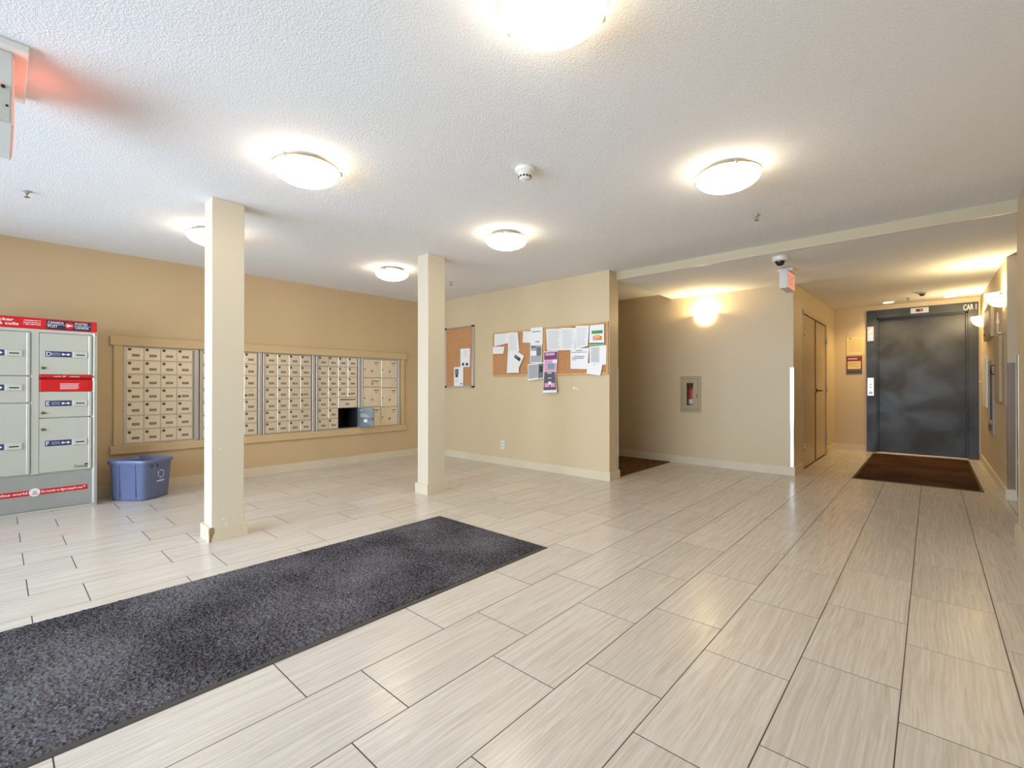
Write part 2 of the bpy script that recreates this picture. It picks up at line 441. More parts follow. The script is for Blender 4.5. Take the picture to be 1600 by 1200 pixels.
bboard('baseboard_elevator', (XC, YE, -.79, YE, 0, -1))
bboard('baseboard_hall', (XH, 6.335, XH, YE, -1, 0), (XH, 6.35, 2.4, 6.35, 0, -1))
bboard('baseboard_right', (XR, YW, XR, 4.815, -1, 0))

# ------------------------------------------------------------------ glazed entrance front (behind the camera)
win = BM()
xs = [-5.5, -4.4, -3.3, -2.9, -1.9, -1.1, -.1]
xs = [-5.5, -4.35, -3.2, -1.7, -.9, -.1]
for x in xs: wb(win, x-.03, x+.03, YW-.1, YW-.04, 0, 2.2)
for z in (.05, 2.17): wb(win, -5.5, -.1, YW-.1, YW-.04, z-.05, z+.03)
wf = struct('window_1', win, mat('dark_anodised_frame', (72, 66, 60), .4, metal=.6))
for a, b in zip(xs, xs[1:]):
    g = BM(); wb(g, a+.03, b-.03, YW-.075, YW-.07, .08, 2.12); obj('pane', g, GLASS, wf)

# ------------------------------------------------------------------ columns
def column(x0, x1, y0, y1, label, scuffs):
    o = thing('column', ((x0+x1)/2, (y0+y1)/2, 0), label, 'column', 'square lobby columns')
    b = BM(); wb(b, x0, x1, y0, y1, 0, H, bev=.003); obj('shaft', b, CREAM, o)
    b = BM(); t_ = .018
    wb(b, x0-t_, x1+t_, y0-t_, y0, 0, .1); wb(b, x0-t_, x1+t_, y1, y1+t_, 0, .1)
    wb(b, x0-t_, x0, y0, y1, 0, .1); wb(b, x1, x1+t_, y0, y1, 0, .1)
    obj('baseboard', b, TRIM, o)
    if scuffs:
        b = BM(); F = Fr((x1, y0, 0), (0, 1, 0), (0, 0, 1))
        for u, v, r in scuffs: lathe(b, F, [(0, .0012), (r, .0008), (r*1.1, 0)], 7, c=(u, v), smooth=False)
        obj('scuff', b, WHITE, o)['label'] = 'chips of white filler in the paint'
        b = BM(); F = Fr((x1+t_, y0-t_, 0), (0, 1, 0), (0, 0, 1))
        poly(b, F, [(0, .0), (.012, .0), (.020, .03), (.034, .066), (.030, .098), (.006, .099), (0, .05)], 0, .0012)
        poly(b, Fr((x1+t_, y0-t_, 0), (1, 0, 0), (0, 0, 1)), [(-.010, .07), (0, .06), (0, .098), (-.008, .098)], 0, .0012)
        obj('chipped_corner', b, mat('worn_wood', (150, 124, 92), .7), o)
column(-3.83, -3.665, .985, 1.19, 'square beige column in front of the mailboxes, nearest the recycling bin', [(.05, .63, .0045), (.03, .22, .004), (.075, .14, .005), (.09, .105, .006)])
column(-3.83, -3.665, 2.83, 3.045, 'square beige column at the far end of the mat, beside the narrow cork board', [])

# ------------------------------------------------------------------ mailboxes in the left wall
FL = Fr((XL, 0, 0), (0, 1, 0), (0, 0, 1))
sur = thing('mailbox_surround', (XL, 2.45, .4), 'beige painted wood casing with overhanging header and sill around the mailboxes', 'casing')
b = BM(); box(b, FL, .729*k, 4.142*k, 1.466, 1.556, .001, .028, bev=.003); obj('header', b, TRIMT, sur)
b = BM(); box(b, FL, .729*k, 4.142*k, .396, .480, .001, .028, bev=.003); obj('sill', b, TRIMT, sur)
for a, c in ((.755, .829), (4.052, 4.108)):
    b = BM(); box(b, FL, a*k, c*k, .480, 1.466, .001, .02, bev=.002); obj('side_casing', b, TRIMT, sur)
UW = (MY1-MY0)/5
RH = (MZ1-MZ0-.02)/7
F0 = Fr((0, 0, 0), (0, 1, 0), (0, 0, 1))    # local: x = depth
def door_mesh(wd, ht):
    b = BM(); box(b, F0, 0, wd, 0, ht, 0, .010, 0, bev=.0022); return mesh_of('mailbox_door', b, MBOX)
CW = .140
dm = door_mesh(CW-.006, RH-.008)
b = BM(); lathe(b, F0, [(0, .016), (.010, .016), (.013, .013), (.015, .010), (.015, .009)], 12); box(b, F0, -.001, .001, -.005, .005, .0155, .0168, 1); lockm = mesh_of('lock', b, [LOCKM, BLACK])
b = BM(); box(b, F0, -.029, .029, -.012, .012, .009, .0112)
for q in range(4): box(b, F0, -.020+q*.011, -.013+q*.011, -.006, .006, .011, .0116, 1)
platem = mesh_of('number_plate', b, [PLATE, DIGIT])
b = BM(); box(b, F0, -.026, .026, 0, .030, .009, .0105, 0)
for q in (-.02, 0, .02): box(b, F0, q-.003, q+.003, .012, .018, .0105, .0125, 1)
topm = mesh_of('outgoing_slot_plate', b, [MBOX, LOCKM])
def bank(i, label, cells):
    y0 = MY0 + i*UW + .004
    r = thing('mailbox_bank', (XL-.05, y0, MZ0), label, 'mailbox bank', 'wall mailbox banks')
    FB = Fr((XL-.05, y0, MZ0), (0, 1, 0), (0, 0, 1))
    b = BM(); w_ = UW-.010
    # front frame lattice: flanges and rails, with a closed back box
    box(b, FB, 0, .022, 0, MZ1-MZ0-.004, 0, .047, bev=.002); box(b, FB, w_-.040, w_, 0, MZ1-MZ0-.004, 0, .047, bev=.002)
    box(b, FB, .02, w_-.04, MZ1-MZ0-.022, MZ1-MZ0-.004, 0, .043); box(b, FB, .02, w_-.04, 0, .014, 0, .043)
    obj('frame', b, MBOXF, r)
    return r, FB, w_
def small_bank(i, label, skip=(), special=True):
    r, FB, w_ = bank(i, label, None)
    b = BM(); wd = w_-.062
    for c in range(5): box(b, FB, .019+c*CW+.0005, .025+c*CW-.0005, .012 if not (skip and c > 2) else .013+3*RH, MZ1-MZ0-.02, -.30 if c in (0, 4) and not skip else .0, .038)
    for q in range(8): box(b, FB, .02, w_-.04 if not (skip and q < 3) else .022+2*CW+(2*CW*(q == 2)), .010+q*RH, .016+q*RH, .0, .036)
    obj('divider', b, MBOXF, r)
    if not skip:
        b = BM(); box(b, FB, .02, w_-.04, .012, MZ1-MZ0-.02, -.3, .02); obj('body', b, MBOXF, r)
    else:
        b = BM(); box(b, FB, .02, w_-.04, .013+2*RH, MZ1-MZ0-.02, -.3, .02); box(b, FB, .02, .023+2*CW, .012, .013+2*RH, -.3, .02); obj('body', b, MBOXF, r)
    for row in range(7):
        for c in range(4):
            if (row, c) in skip: continue
            ou = random.random() < .1
            o = inst('mailbox_door', dm, (.030+random.uniform(-.0005, .0005), .0245+c*CW, .017+(row)*RH), r,
                     (random.uniform(-.004, .004), random.uniform(-.009, .009), random.uniform(-.012, .012) - (.05 if ou and (row+c) % 3 == 0 else 0)))
            sp = special and row == 3 and c == 3
            inst('lock', lockm, (0, .024 if not sp else .018, .107 if not sp else .045), o)
            inst('number_plate', platem, (0, .072, .048), o)
            if sp: inst('outgoing_slot_plate', topm, (0, .068, .082), o)
    return r, FB, w_
small_bank(0, 'leftmost bank of small metal mailboxes, directly above the blue recycling bin')
small_bank(1, 'second bank of small mailboxes, mostly hidden behind the nearer column')
small_bank(2, 'third bank of small mailboxes, shining gold, just right of the nearer column')
r4, FB4, w4 = small_bank(3, 'fourth bank of small mailboxes, with the open parcel compartment at its lower right', skip={(0, 2), (0, 3), (1, 2), (1, 3), (2, 2), (2, 3)})
# outgoing mail flap over the compartment
u0 = .0245+2*CW; u1 = u0+2*CW-.006
b = BM(); box(b, FB4, u0, u1, .017+2*RH, .017+3*RH-.008, .030, .040, bev=.002); d4 = obj('outgoing_mail_door', b, MBOX, r4)
b = BM(); box(b, FB4, u0+.02, u1-.02, .017+2*RH+.1, .017+2*RH+.112, .0395, .0412); obj('mail_slot', b, BLACK, d4)
b = BM(); lathe(b, FB4, [(0, .046), (.008, .046), (.011, .040)], 12, c=(u0+.115, .017+2*RH+.045)); box(b, FB4, u0+.13, u0+.155, .017+2*RH+.036, .017+2*RH+.054, .0395, .0408); obj('lock', b, LOCKM, d4)
# open compartment: five thin walls
b = BM(); zt = .010+2*RH; dp = -.36
box(b, FB4, u0-.004, u0-.001, .014, zt, dp, .034); box(b, FB4, u1+.001, u1+.004, .014, zt, dp, .034)
box(b, FB4, u0-.004, u1+.004, .012, .015, dp, .034); box(b, FB4, u0-.004, u1+.004, zt-.003, zt, dp, .034); box(b, FB4, u0-.004, u1+.004, .012, zt, dp-.004, dp)
obj('open_compartment', b, DARKIN, r4)['label'] = 'empty dark parcel compartment'
# its door, swung open to the right
a = math.radians(112)
hin = FB4(u1+.004, 0, .044); dirv = Vector((math.sin(a), -math.cos(a), 0))
FD = Fr((hin.x, hin.y, MZ0), dirv, (0, 0, 1))
wdo = u1-u0
b = BM(); box(b, FD, 0, wdo, .018, .010+2*RH, -.008, .004, bev=.002); pd = obj('parcel_door', b, SMOKE, r4); pd['label'] = 'parcel door swung wide open, inside showing'
b = BM()
for s_ in (1, -1):
    d_ = -.0092 if s_ > 0 else .0052
    box(b, FD, wdo*.42, wdo*.62, .085, .125, d_-.0006, d_+.0006)
    for q in range(3): box(b, FD, wdo*.2, wdo*(.75-.1*q), .16+q*.018, .165+q*.018, d_-.0004, d_+.0004)
    box(b, FD, wdo*.1, wdo*.35, .245, .25, d_-.0004, d_+.0004)
obj('sticker', b, WHITE, pd)
b = BM(); box(b, FD, wdo-.02, wdo-.008, .12, .15, -.016, .012); obj('latch', b, LOCKM, pd)
# parcel bank
r5, FB5, w5 = bank(4, 'rightmost bank, with large parcel doors instead of small ones', None)
b = BM(); box(b, FB5, .02, w5-.02, .012, MZ1-MZ0-.02, -.3, .02); box(b, FB5, .306, .312, .012, MZ1-MZ0-.02, .0, .038); obj('body', b, MBOXF, r5)
rows_l = [(.012, .285, 1), (.293, .567, 1), (.575, .700, 0), (.708, .966, 1)]
rows_r = [(.012, .278, 1), (.286, .560, 1), (.568, .966, 2)]
for c, rows in ((0, rows_l), (1, rows_r)):
    ua, ub = (.026, .304) if c == 0 else (.314, w5-.036 if False else .592)
    for z0, z1, kind in rows:
        if kind == 2:
            sub = [(z0, z0+.132, 3), (z0+.140, z1, 1)]
        else: sub = [(z0, z1, kind)]
        for za, zb, kd in sub:
            b = BM(); box(b, FB5, ua, ub, za, zb, .028, .040, bev=.0022); dd = obj('parcel_door', b, MBOX, r5)
            dd.rotation_euler = (random.uniform(-.001, .001), 0, 0)
            if kd == 3:
                b = BM()
                for q in ((-.03, .03), (-.03, -.03), (.03, .03), (.03, -.03), (0, 0)): lathe(b, FB5, [(0, .043), (.006, .043), (.007, .040)], 8, c=((ua+ub)/2+.08+q[0], (za+zb)/2+q[1]))
                obj('lock', b, LOCKM, dd); continue
            b = BM(); box(b, FB5, ub-.105, ub-.03, zb-.048, zb-.038, .0395, .0412); obj('key_slot', b, BLACK, dd)
            b = BM()
            for q in range(3): box(b, FB5, ub-.085, ub-.05-.004*q, zb-.068-q*.008, zb-.065-q*.008, .0395, .0405)
            obj('print', b, LOCKM, dd)
            ly = za+(zb-za)*.45 if kd == 1 else zb-.045
            b = BM(); lathe(b, FB5, [(0, .045), (.008, .045), (.010, .040)], 12, c=(ua+(.022 if kd else .15), ly)); obj('lock', b, LOCKM, dd)
            b = BM(); lathe(b, FB5, [(0, .0415), (.018, .0415), (.018, .040)], 14, c=(ua+.14, za+(zb-za)*.36)); obj('number_plate', b, mat('plate_tan', (168, 146, 116), .5), dd)

# ------------------------------------------------------------------ parcel locker
LX = -5.57; LY0, LY1, LZ = -.20, .604, 1.638
FK = Fr((LX, 0, 0), (0, 1, 0), (0, 0, 1))
lk = thing('parcel_locker', (LX-.17, (LY0+LY1)/2, 0), 'grey floor-standing parcel locker with red banner, left of the recycling bin', 'locker')
b = BM(); box(b, FK, LY0, LY1, .02, LZ-.005, -.35, -.012, bev=.004); obj('body', b, GREY, lk)
b = BM()
box(b, FK, .570, LY1, .02, 1.535, -.02, .004, bev=.004); box(b, FK, .578, .590, .02, 1.535, .0, .009, bev=.003)
box(b, FK, .188, .236, .325, 1.535, -.02, .003, bev=.003); box(b, FK, LY0, -.165, .02, 1.535, -.02, .004, bev=.004)
box(b, FK, LY0, LY1, 1.52, 1.545, -.02, .004, bev=.002); obj('post', b, GREY2, lk)
def ldoor(u0, u1, z0, z1, letter, lz, lockz):
    b = BM(); box(b, FK, u0, u1, z0+.002, z1-.002, -.012, .002, bev=.002); d = obj('locker_door', b, GREY, lk)
    b = BM(); F2 = Fr(FK(u1-.012, 0, .002), (0, 1, 0), (0, 0, 1))
    box(b, FK, u1-.024, u1-.004, z0+.004, z1-.004, .002, .010, bev=.003); obj('edge_strip', b, GREY2, d)
    b = BM(); a0 = u0+.035; box(b, FK, a0, a0+.162, lz-.024, lz+.024, .002, .0035)
    text(b, FK, letter, a0+.006, lz-.016, .048, .0042, 1, bold=.01)
    for q in (0, 1): text(b, FK, ('Key Return', 'Retour de clé')[q], a0+.040, lz+.004-q*.014, .013, .0042, 1, fit=.05)
    # key arrow
    disc(b, FK, .009, .0036, .0044, 12, (a0+.108, lz), 1); box(b, FK, a0+.112, a0+.136, lz-.003, lz+.003, .0036, .0044, 1)
    poly(b, FK, [(a0+.134, lz-.006), (a0+.142, lz-.010), (a0+.154, lz), (a0+.142, lz+.010), (a0+.134, lz+.006)], .0036, .0044, 1)
    obj('key_label', b, [NAVY, WHITE], d)['label'] = 'navy label with letter %s and a key arrow' % letter
    b = BM(); box(b, FK, a0+.170, a0+.265, lz-.027, lz+.027, .002, .010, bev=.003); s = obj('key_slot', b, LIGHTP, d)
    box(c_ := BM(), FK, a0+.190, a0+.245, lz-.006, lz+.003, .0095, .0108); obj('slit', c_, BLACK, s)
    if lockz:
        b = BM(); lathe(b, FK, [(0, .014), (.008, .014), (.011, .010), (.011, .002)], 12, c=(u0+.020, lockz)); box(b, FK, u0+.020, u0+.040, lockz-.005, lockz+.005, .002, .012, bev=.002)
        obj('lock', b, LOCKM, d)
ldoor(.238, .568, 1.163, 1.518, 'D', 1.340, 1.220)
ldoor(.238, .568, .797, 1.020, 'E', .918, .840)
ldoor(.238, .568, .330, .793, 'F', .579, .699)
ldoor(-.160, .186, 1.153, 1.518, 'A', 1.338, None)
ldoor(-.160, .186, .928, 1.149, 'B', 1.055, None)
ldoor(-.160, .186, .330, .924, 'C', .573, None)
b = BM(); text(b, FK, 'Canada', .452, .352, .036, .0026, 0, fit=.088, bold=.01); box(b, FK, .520, .545, .372, .384, .002, .0028); obj('wordmark', b, INKD, lk)
# red outgoing slot
b = BM(); box(b, FK, .240, .568, 1.022, 1.122, -.012, .006, bev=.003); box(b, FK, .240, .568, 1.138, 1.162, -.012, .018, bev=.003); box(b, FK, .240, .568, 1.120, 1.140, -.012, -.004, 1)
box(b, FK, .536, .546, 1.03, 1.10, .006, .010, 0)
rs = obj('mail_slot_hood', b, [RED, REDD], lk); rs['label'] = 'red mail slot between doors D and E'
b = BM()
text(b, FK, 'Letters', .325, 1.145, .014, .0186, 0, fit=.045, bold=.01); text(b, FK, 'Lettres', .425, 1.145, .014, .0186, 0, fit=.06, bold=.01)
poly(b, FK, [(.382, 1.144), (.398, 1.150), (.382, 1.156)], .0182, .0188)
for q in range(6): box(b, FK, .362, .484-.004*(q % 3), 1.086-q*.009, 1.089-q*.009, .006, .0066)
obj('print', b, WHITE, rs)
b = BM(); disc(b, FK, .009, .005, .010, 12, (.305, 1.072)); obj('lock', b, LOCKM, rs)
# banner
b = BM(); box(b, FK, LY0, .600, 1.545, LZ, -.02, .004, 0, bev=.003)
bn = obj('banner', b, RED, lk)
b = BM(); box(b, FK, .276, .560, 1.552, 1.628, .004, .0052); obj('navy_field', b, NAVY2, bn)
b = BM()
for s_, uu, vv, ww in (('CANADA', .287, 1.599, .098), ('POST', .287, 1.567, .060), ('POSTES', .456, 1.599, .080), ('CANADA', .456, 1.567, .088)):
    text(b, FK, s_, uu, vv, .030, .0056, 0, fit=ww, bold=.008)
box(b, FK, .278, .400, 1.5905, 1.5925, .0052, .0058); box(b, FK, .440, .556, 1.5905, 1.5925, .0052, .0058)
text(b, FK, 'Parcel locker', -.155, 1.600, .033, .0046, 0, fit=.245, bold=.02)
text(b, FK, 'Armoire \u00e0 colis', -.155, 1.568, .033, .0046, 0, fit=.272, bold=.02)
for s_, vv in (('canadapost.ca', 1.610), ('postescanada.ca', 1.593), ('1 866 607-6301', 1.576)): text(b, FK, s_, .145, vv, .015, .0046, 0, fit=.10, bold=.015)
obj('lettering', b, WHITE, bn)
b = BM(); disc(b, FK, .030, .0052, .0064, 24, (.420, 1.590)); e = obj('emblem', b, RED, bn)
b = BM(); poly(b, FK, [(.398, 1.604), (.444, 1.591), (.400, 1.574), (.408, 1.587), (.392, 1.589), (.408, 1.592)], .0064, .0074); obj('wing', b, WHITE, e)
# kick panel with strip
b = BM(); box(b, FK, -.16, .572, .024, .318, -.012, .0, bev=.003); kp = obj('kick_panel', b, STEELP, lk)
b = BM(); box(b, FK, LY0, LY1, 0, .022, -.34, -.004, bev=.002); obj('plinth', b, GREY2, lk)
b = BM(); box(b, FK, -.16, .541, .154, .198, 0, .0015); sp_ = obj('red_strip', b, RED, kp)
b = BM(); text(b, FK, 'From the anywhere to the online world\u2122', -.150, .168, .028, .0022, 0, fit=.325, bold=.02) if False else text(b, FK, 'to the online world', -.115, .169, .028, .0022, 0, fit=.285, bold=.02)
text(b, FK, "Du monde en ligne jusqu'\u00e0 vous\u2122", .252, .169, .028, .0022, 0, fit=.275, bold=.02)
obj('lettering', b, WHITE, sp_)
b = BM(); disc(b, FK, .034, .0015, .0035, 20, (.212, .178)); st = obj('round_badge', b, WHITE, kp)
b = BM()
for q in range(3): box(b, FK, .196+.003*q, .230-.003*q, .162+.010*q, .167+.010*q, .0035, .0042, q % 2)
obj('print', b, [MAROON, PINK], st)

# ------------------------------------------------------------------ recycling bin
def rrect(wx, wy, r, n=5):
    pts = []
    for cx, cy, a0 in ((wx-r, wy-r, 0), (-wx+r, wy-r, 90), (-wx+r, -wy+r, 180), (wx-r, -wy+r, 270)):
        for i in range(n+1):
            t = math.radians(a0+90*i/n); pts.append((cx+r*math.cos(t), cy+r*math.sin(t)))
    return pts
e1 = Vector((-.61, .792)); e2 = Vector((-.792, -.61)); near = Vector((-5.405, .915))
bw, bl, bh = .30, .345, .375
cen = near + e1*bw/2 + e2*bl/2
binr = thing('recycling_bin', (cen.x, cen.y, 0), 'blue plastic recycling box on the floor between parcel locker and mailboxes', 'recycling bin')
def P3(u, v, z): q = cen + e1*u + e2*v; return (q.x, q.y, z)
b = BM(); loops = []
specs = [(0, .004, .0), (1, .008, .012), (1.10, .36, .0), (1.10, .36, -.012), (1.16, .362, -.012), (1.16, .375, -.012), (1.12, .377, .0), (1.07, .360, .0), (.965, .014, .0), (0, .012, 0)]
prof = [(.94, .002), (.99, .012), (1.09, .335), (1.12, .338), (1.16, .342), (1.165, .372), (1.15, .376), (1.11, .374), (1.07, .33), (.97, .016)]
for s_, z in prof: loops.append([b.verts.new(P3(x, y, z)) for x, y in rrect(bw/2*s_+.0, bl/2*s_, .045)])
for A, B in zip(loops, loops[1:]):
    n = len(A)
    for i in range(n): f = b.faces.new([A[i], A[(i+1) % n], B[(i+1) % n], B[i]]); f.smooth = True
b.faces.new(loops[0][::-1]); b.faces.new(loops[-1])
obj('tub', b, BINB, binr)
for (u_, v_, wv) in ((0, -1, .03), (0, -1, .03)): pass
b = BM()
for vv in (-.09, .07):     # ribs on the long side
    q0 = P3(-bw/2*1.0-.004, vv, .03); q1 = P3(-bw/2*1.09-.004, vv, .33); tube(b, [q0, q1], .003, 6)
obj('rib', b, BINB, binr)
# the marked side faces e2 negative: frame with slope of the wall
c0 = Vector(P3(0, -bl/2*.99, .012)); c1 = Vector(P3(0, -bl/2*1.09, .335))
FR_ = Fr(c0, (e1.x, e1.y, 0), (c1-c0)); 
if FR_.n.dot(Vector((-e2.x, -e2.y, 0))) < 0: FR_.n = -FR_.n
b = BM(); cx_, cy_ = .02, .215
for q in range(3):
    a0 = math.radians(90+120*q)
    pts = []
    for t in range(7):
        aa = a0 + math.radians(-48+t*14); pts.append(FR_(cx_+.034*math.cos(aa), cy_+.034*math.sin(aa), .0025))
    tube(b, pts, .0045, 4)
    aa = a0+math.radians(52); ctr = (cx_+.034*math.cos(aa), cy_+.034*math.sin(aa)); tg = (-math.sin(aa), math.cos(aa)); rd = (math.cos(aa), math.sin(aa))
    poly(b, FR_, [(ctr[0]+rd[0]*.013, ctr[1]+rd[1]*.013), (ctr[0]+tg[0]*.016, ctr[1]+tg[1]*.016), (ctr[0]-rd[0]*.013, ctr[1]-rd[1]*.013)], .001, .003)
box(b, FR_, cx_-.042, cx_+.042, cy_-.072, cy_-.058, .001, .0025)
obj('recycling_mark', b, mat('bin_print', (196, 206, 226), .5), binr)
b = BM()
for uu in (-.085, -.02): box(b, FR_, uu-.006, uu+.006, .285, .312, .001, .007)
obj('clip', b, mat('bin_dark_blue', (66, 78, 116), .4), binr)

# ------------------------------------------------------------------ mats
def mat_rug(name, x0, x1, y0, y1, step, hgt, m, me, label, edge=.022, sides='all'):
    r = thing(name, ((x0+x1)/2, (y0+y1)/2, 0), label, 'mat')
    b = BM()
    F = XYZ
    a = [(x0, y0), (x1, y0), (x1, y1), (x0, y1)]
    # bevelled rubber tray
    lo = [b.verts.new((x, y, .0005)) for x, y in a]
    ins = [b.verts.new((x+sx*edge, y+sy*edge, .006)) for (x, y), (sx, sy) in zip(a, ((1, 1), (-1, 1), (-1, -1), (1, -1)))]
    up = [b.verts.new((x+sx*.004, y+sy*.004, .0045)) for (x, y), (sx, sy) in zip(a, ((1, 1), (-1, 1), (-1, -1), (1, -1)))]
    for A, B in ((lo, up), (up, ins)):
        for i in range(4): b.faces.new([A[i], A[(i+1) % 4], B[(i+1) % 4], B[i]])
    b.faces.new(ins); b.faces.new(lo[::-1]); obj('rubber_backing', b, me, r)
    nx = int((x1-x0-2*edge)/step); ny = int((y1-y0-2*edge)/step)
    V = []; Fc = []
    rnd = random.random; ox, oy = r.location.x, r.location.y
    for j in range(ny+1):
        for i in range(nx+1):
            e_ = i in (0, nx) or j in (0, ny)
            V.append((x0+edge+(x1-x0-2*edge)*i/nx+(0 if e_ else (rnd()-.5)*step*.8)-ox, y0+edge+(y1-y0-2*edge)*j/ny+(0 if e_ else (rnd()-.5)*step*.8)-oy,
                      .0055 if e_ else .008+hgt*rnd()))
    for j in range(ny):
        for i in range(nx):
            q = j*(nx+1)+i; Fc.append((q, q+1, q+nx+2, q+nx+1))
    mm = bpy.data.meshes.new('pile'); mm.from_pydata(V, [], Fc); mm.materials.append(m)
    o = bpy.data.objects.new('pile', mm); COL.objects.link(o); o.parent = r; o['kind'] = 'stuff'
    return r
mat_rug('entrance_mat', -2.995, -1.880, -1.60, 2.435, .0085, .008, PILE, RUBBER, 'long charcoal pile entrance mat across the lobby tiles')
mat_rug('elevator_mat', -.685, .395, 6.62, 9.28, .014, .006, PILEB, RUBBERB, 'dark brown mat on the floor in front of the elevator')

# ------------------------------------------------------------------ cork boards and papers
FBk = Fr((0, YB, 0), (1, 0, 0), (0, 0, 1))
nb = thing('narrow_notice_board', (-5.19, YB, 1.05), 'tall cork board in silver frame with black corners, beside the far column', 'notice board')
b = BM(); box(b, FBk, -5.50, -4.885, 1.055, 1.93, 0, .010); obj('cork', b, CORK, nb)
b = BM(); 
box(b, FBk, -5.514, -5.49, 1.045, 1.94, 0, .02, bev=.002); box(b, FBk, -4.912, -4.874, 1.045, 1.94, 0, .03, bev=.003)
box(b, FBk, -5.49, -4.912, 1.045, 1.067, 0, .02, bev=.002); box(b, FBk, -5.49, -4.912, 1.918, 1.94, 0, .02, bev=.002); obj('frame', b, SILV, nb)
for u in (-5.516, -4.914):
    for v in (1.043, 1.918):
        b = BM(); box(b, FBk, u, u+.042, v, v+.024, 0, .032, bev=.003); obj('corner_cap', b, BLACK, nb)
def wboard(u0, u1, label):
    r = thing('cork_board', ((u0+u1)/2, YB, 1.195), label, 'notice board', 'wood framed cork boards')
    b = BM(); box(b, FBk, u0+.01, u1-.01, 1.205, 1.785, 0, .010); obj('cork', b, CORK, r)
    b = BM()
    for q in ((u0, u0+.022, 1.197, 1.793), (u1-.022, u1, 1.197, 1.793), (u0+.022, u1-.022, 1.197, 1.219), (u0+.022, u1-.022, 1.771, 1.793)): box(b, FBk, *q, 0, .018, bev=.002)
    obj('frame', b, WOOD, r)
wboard(-4.497, -3.598, 'wood-framed cork board with scattered papers, left of the joined pair')
wboard(-3.596, -2.688, 'wood-framed cork board with many notices, right of the joined pair')
def paper(pts, label, prints=(), d=.012, m=PAPER, curl=.0, pin=None, group='papers on the notice boards'):
    """pts: TL,TR,BR,BL on the wall; prints: (u0,u1,v0,v1,mat) with v from the top"""
    (ax, az), (bx_, bz), (cx, cz), (dx, dz) = pts
    n = 6
    def at(u, v, e=0.):
        x = (ax*(1-u)+bx_*u)*(1-v) + (dx*(1-u)+cx*u)*v; z = (az*(1-u)+bz*u)*(1-v) + (dz*(1-u)+cz*u)*v
        return FBk(x, z, d + .008 + curl*v*v*(.6+.4*u) + e)
    b = BM()
    for back in (0, 1):
        g = [[b.verts.new(at(i/n, j/n, -.0008*back)) for i in range(n+1)] for j in range(n+1)]
        for j in range(n):
            for i in range(n):
                f = b.faces.new([g[j][i], g[j][i+1], g[j+1][i+1], g[j+1][i]]); f.smooth = True
    mats = [m]
    for pi_, (u0, u1, v0, v1, pm) in enumerate(prints):
        if pm not in mats: mats.append(pm)
        mi = mats.index(pm); kx = max(1, int((v1-v0)*6))
        for q in range(kx):
            a_, c_ = v0+(v1-v0)*q/kx, v0+(v1-v0)*(q+1)/kx
            vs = [b.verts.new(at(u, v, .0006+.0004*pi_)) for u, v in ((u0, a_), (u1, a_), (u1, c_), (u0, c_))]
            f = b.faces.new(vs); f.material_index = mi
    if pin:
        mats.append(pin); o_ = at(.5, .03); F2 = Fr(o_, (1, 0, 0), (0, 0, 1)); lathe(b, F2, [(0, .008), (.006, .007), (.007, .0)], 8, mi=len(mats)-1)
    loc = FBk((ax+cx)/2, (az+cz)/2, d)
    me = mesh_of('paper', b, mats, loc)
    o = bpy.data.objects.new('paper', me); COL.objects.link(o); o.location = loc
    return tag(o, label, 'paper', group)
def lines(n, v0=.1, v1=.9, u0=.1, u1=.9, m=INK, th=.009):
    out = []; n = int(n*1.7)
    for q in range(n):
        v = v0+(v1-v0)*q/max(1, n-1); out.append((u0, u1-random.random()*.25*(u1-u0), v, v+th, m))
    return out
paper([(-5.157, 1.616), (-4.949, 1.61), (-4.954, 1.341), (-5.157, 1.347)], 'upper white notice on the silver-framed cork board', lines(4, .1, .4, .3, .8)+[(.18, .4, .78, .93, INKD), (.58, .82, .78, .93, INKD)])
paper([(-5.300, 1.346), (-5.091, 1.345), (-5.099, 1.068), (-5.300, 1.068)], 'lower notice with a dark photo on the silver-framed cork board', [(.1, .5, .1, .38, INKM), (.15, .45, .38, .55, MAROON), (.65, .95, .86, .92, ORNG)]+lines(3, .66, .8, .1, .6), d=.013)
paper([(-4.461, 1.775), (-4.202, 1.773), (-4.206, 1.639), (-4.461, 1.611)], 'wide white notice at top left corner of the left wooden board', lines(6), d=.012)
paper([(-4.484, 1.607), (-4.265, 1.594), (-4.287, 1.502), (-4.484, 1.508)], 'small blank card hanging over the left edge of the left wooden board', lines(2, .4, .6), d=.014, curl=.004)
paper([(-4.202, 1.779), (-4.028, 1.771), (-4.000, 1.522), (-4.202, 1.521)], 'tall sheet of fine print near top of the left wooden board', lines(9), d=.015)
paper([(-4.207, 1.521), (-4.020, 1.525), (-4.000, 1.239), (-4.221, 1.24)], 'blank white sheet low on the left wooden board', [], d=.013, curl=.012)
paper([(-4.095, 1.560), (-3.918, 1.455), (-4.005, 1.300), (-4.185, 1.405)], 'tilted white flyer with a small dark picture, on the left wooden board', [(.3, .85, .3, .55, INKD), (.35, .6, .34, .5, INKM)], d=.018, curl=.006)
paper([(-3.938, 1.779), (-3.81, 1.764), (-3.816, 1.618), (-3.948, 1.632)], 'small lined slip near top of the left wooden board, right of a bare patch', lines(5, m=INK), d=.012)
paper([(-3.803, 1.806), (-3.608, 1.806), (-3.612, 1.588), (-3.81, 1.600)], 'white letter with blue heading where the two wooden boards meet', [(.12, .8, .22, .26, NAVY), (.4, .75, .8, .9, INK)], d=.018)
paper([(-3.81, 1.6), (-3.62, 1.588), (-3.627, 1.352), (-3.816, 1.359)], 'grey photocopied notice above the lopsided grey leaflet', [(.05, .95, .05, .35, INK), (.55, .95, .15, .6, INKM), (.05, .95, .6, .95, INK), (.1, .5, .1, .2, INKM)], d=.019, m=PAPER)
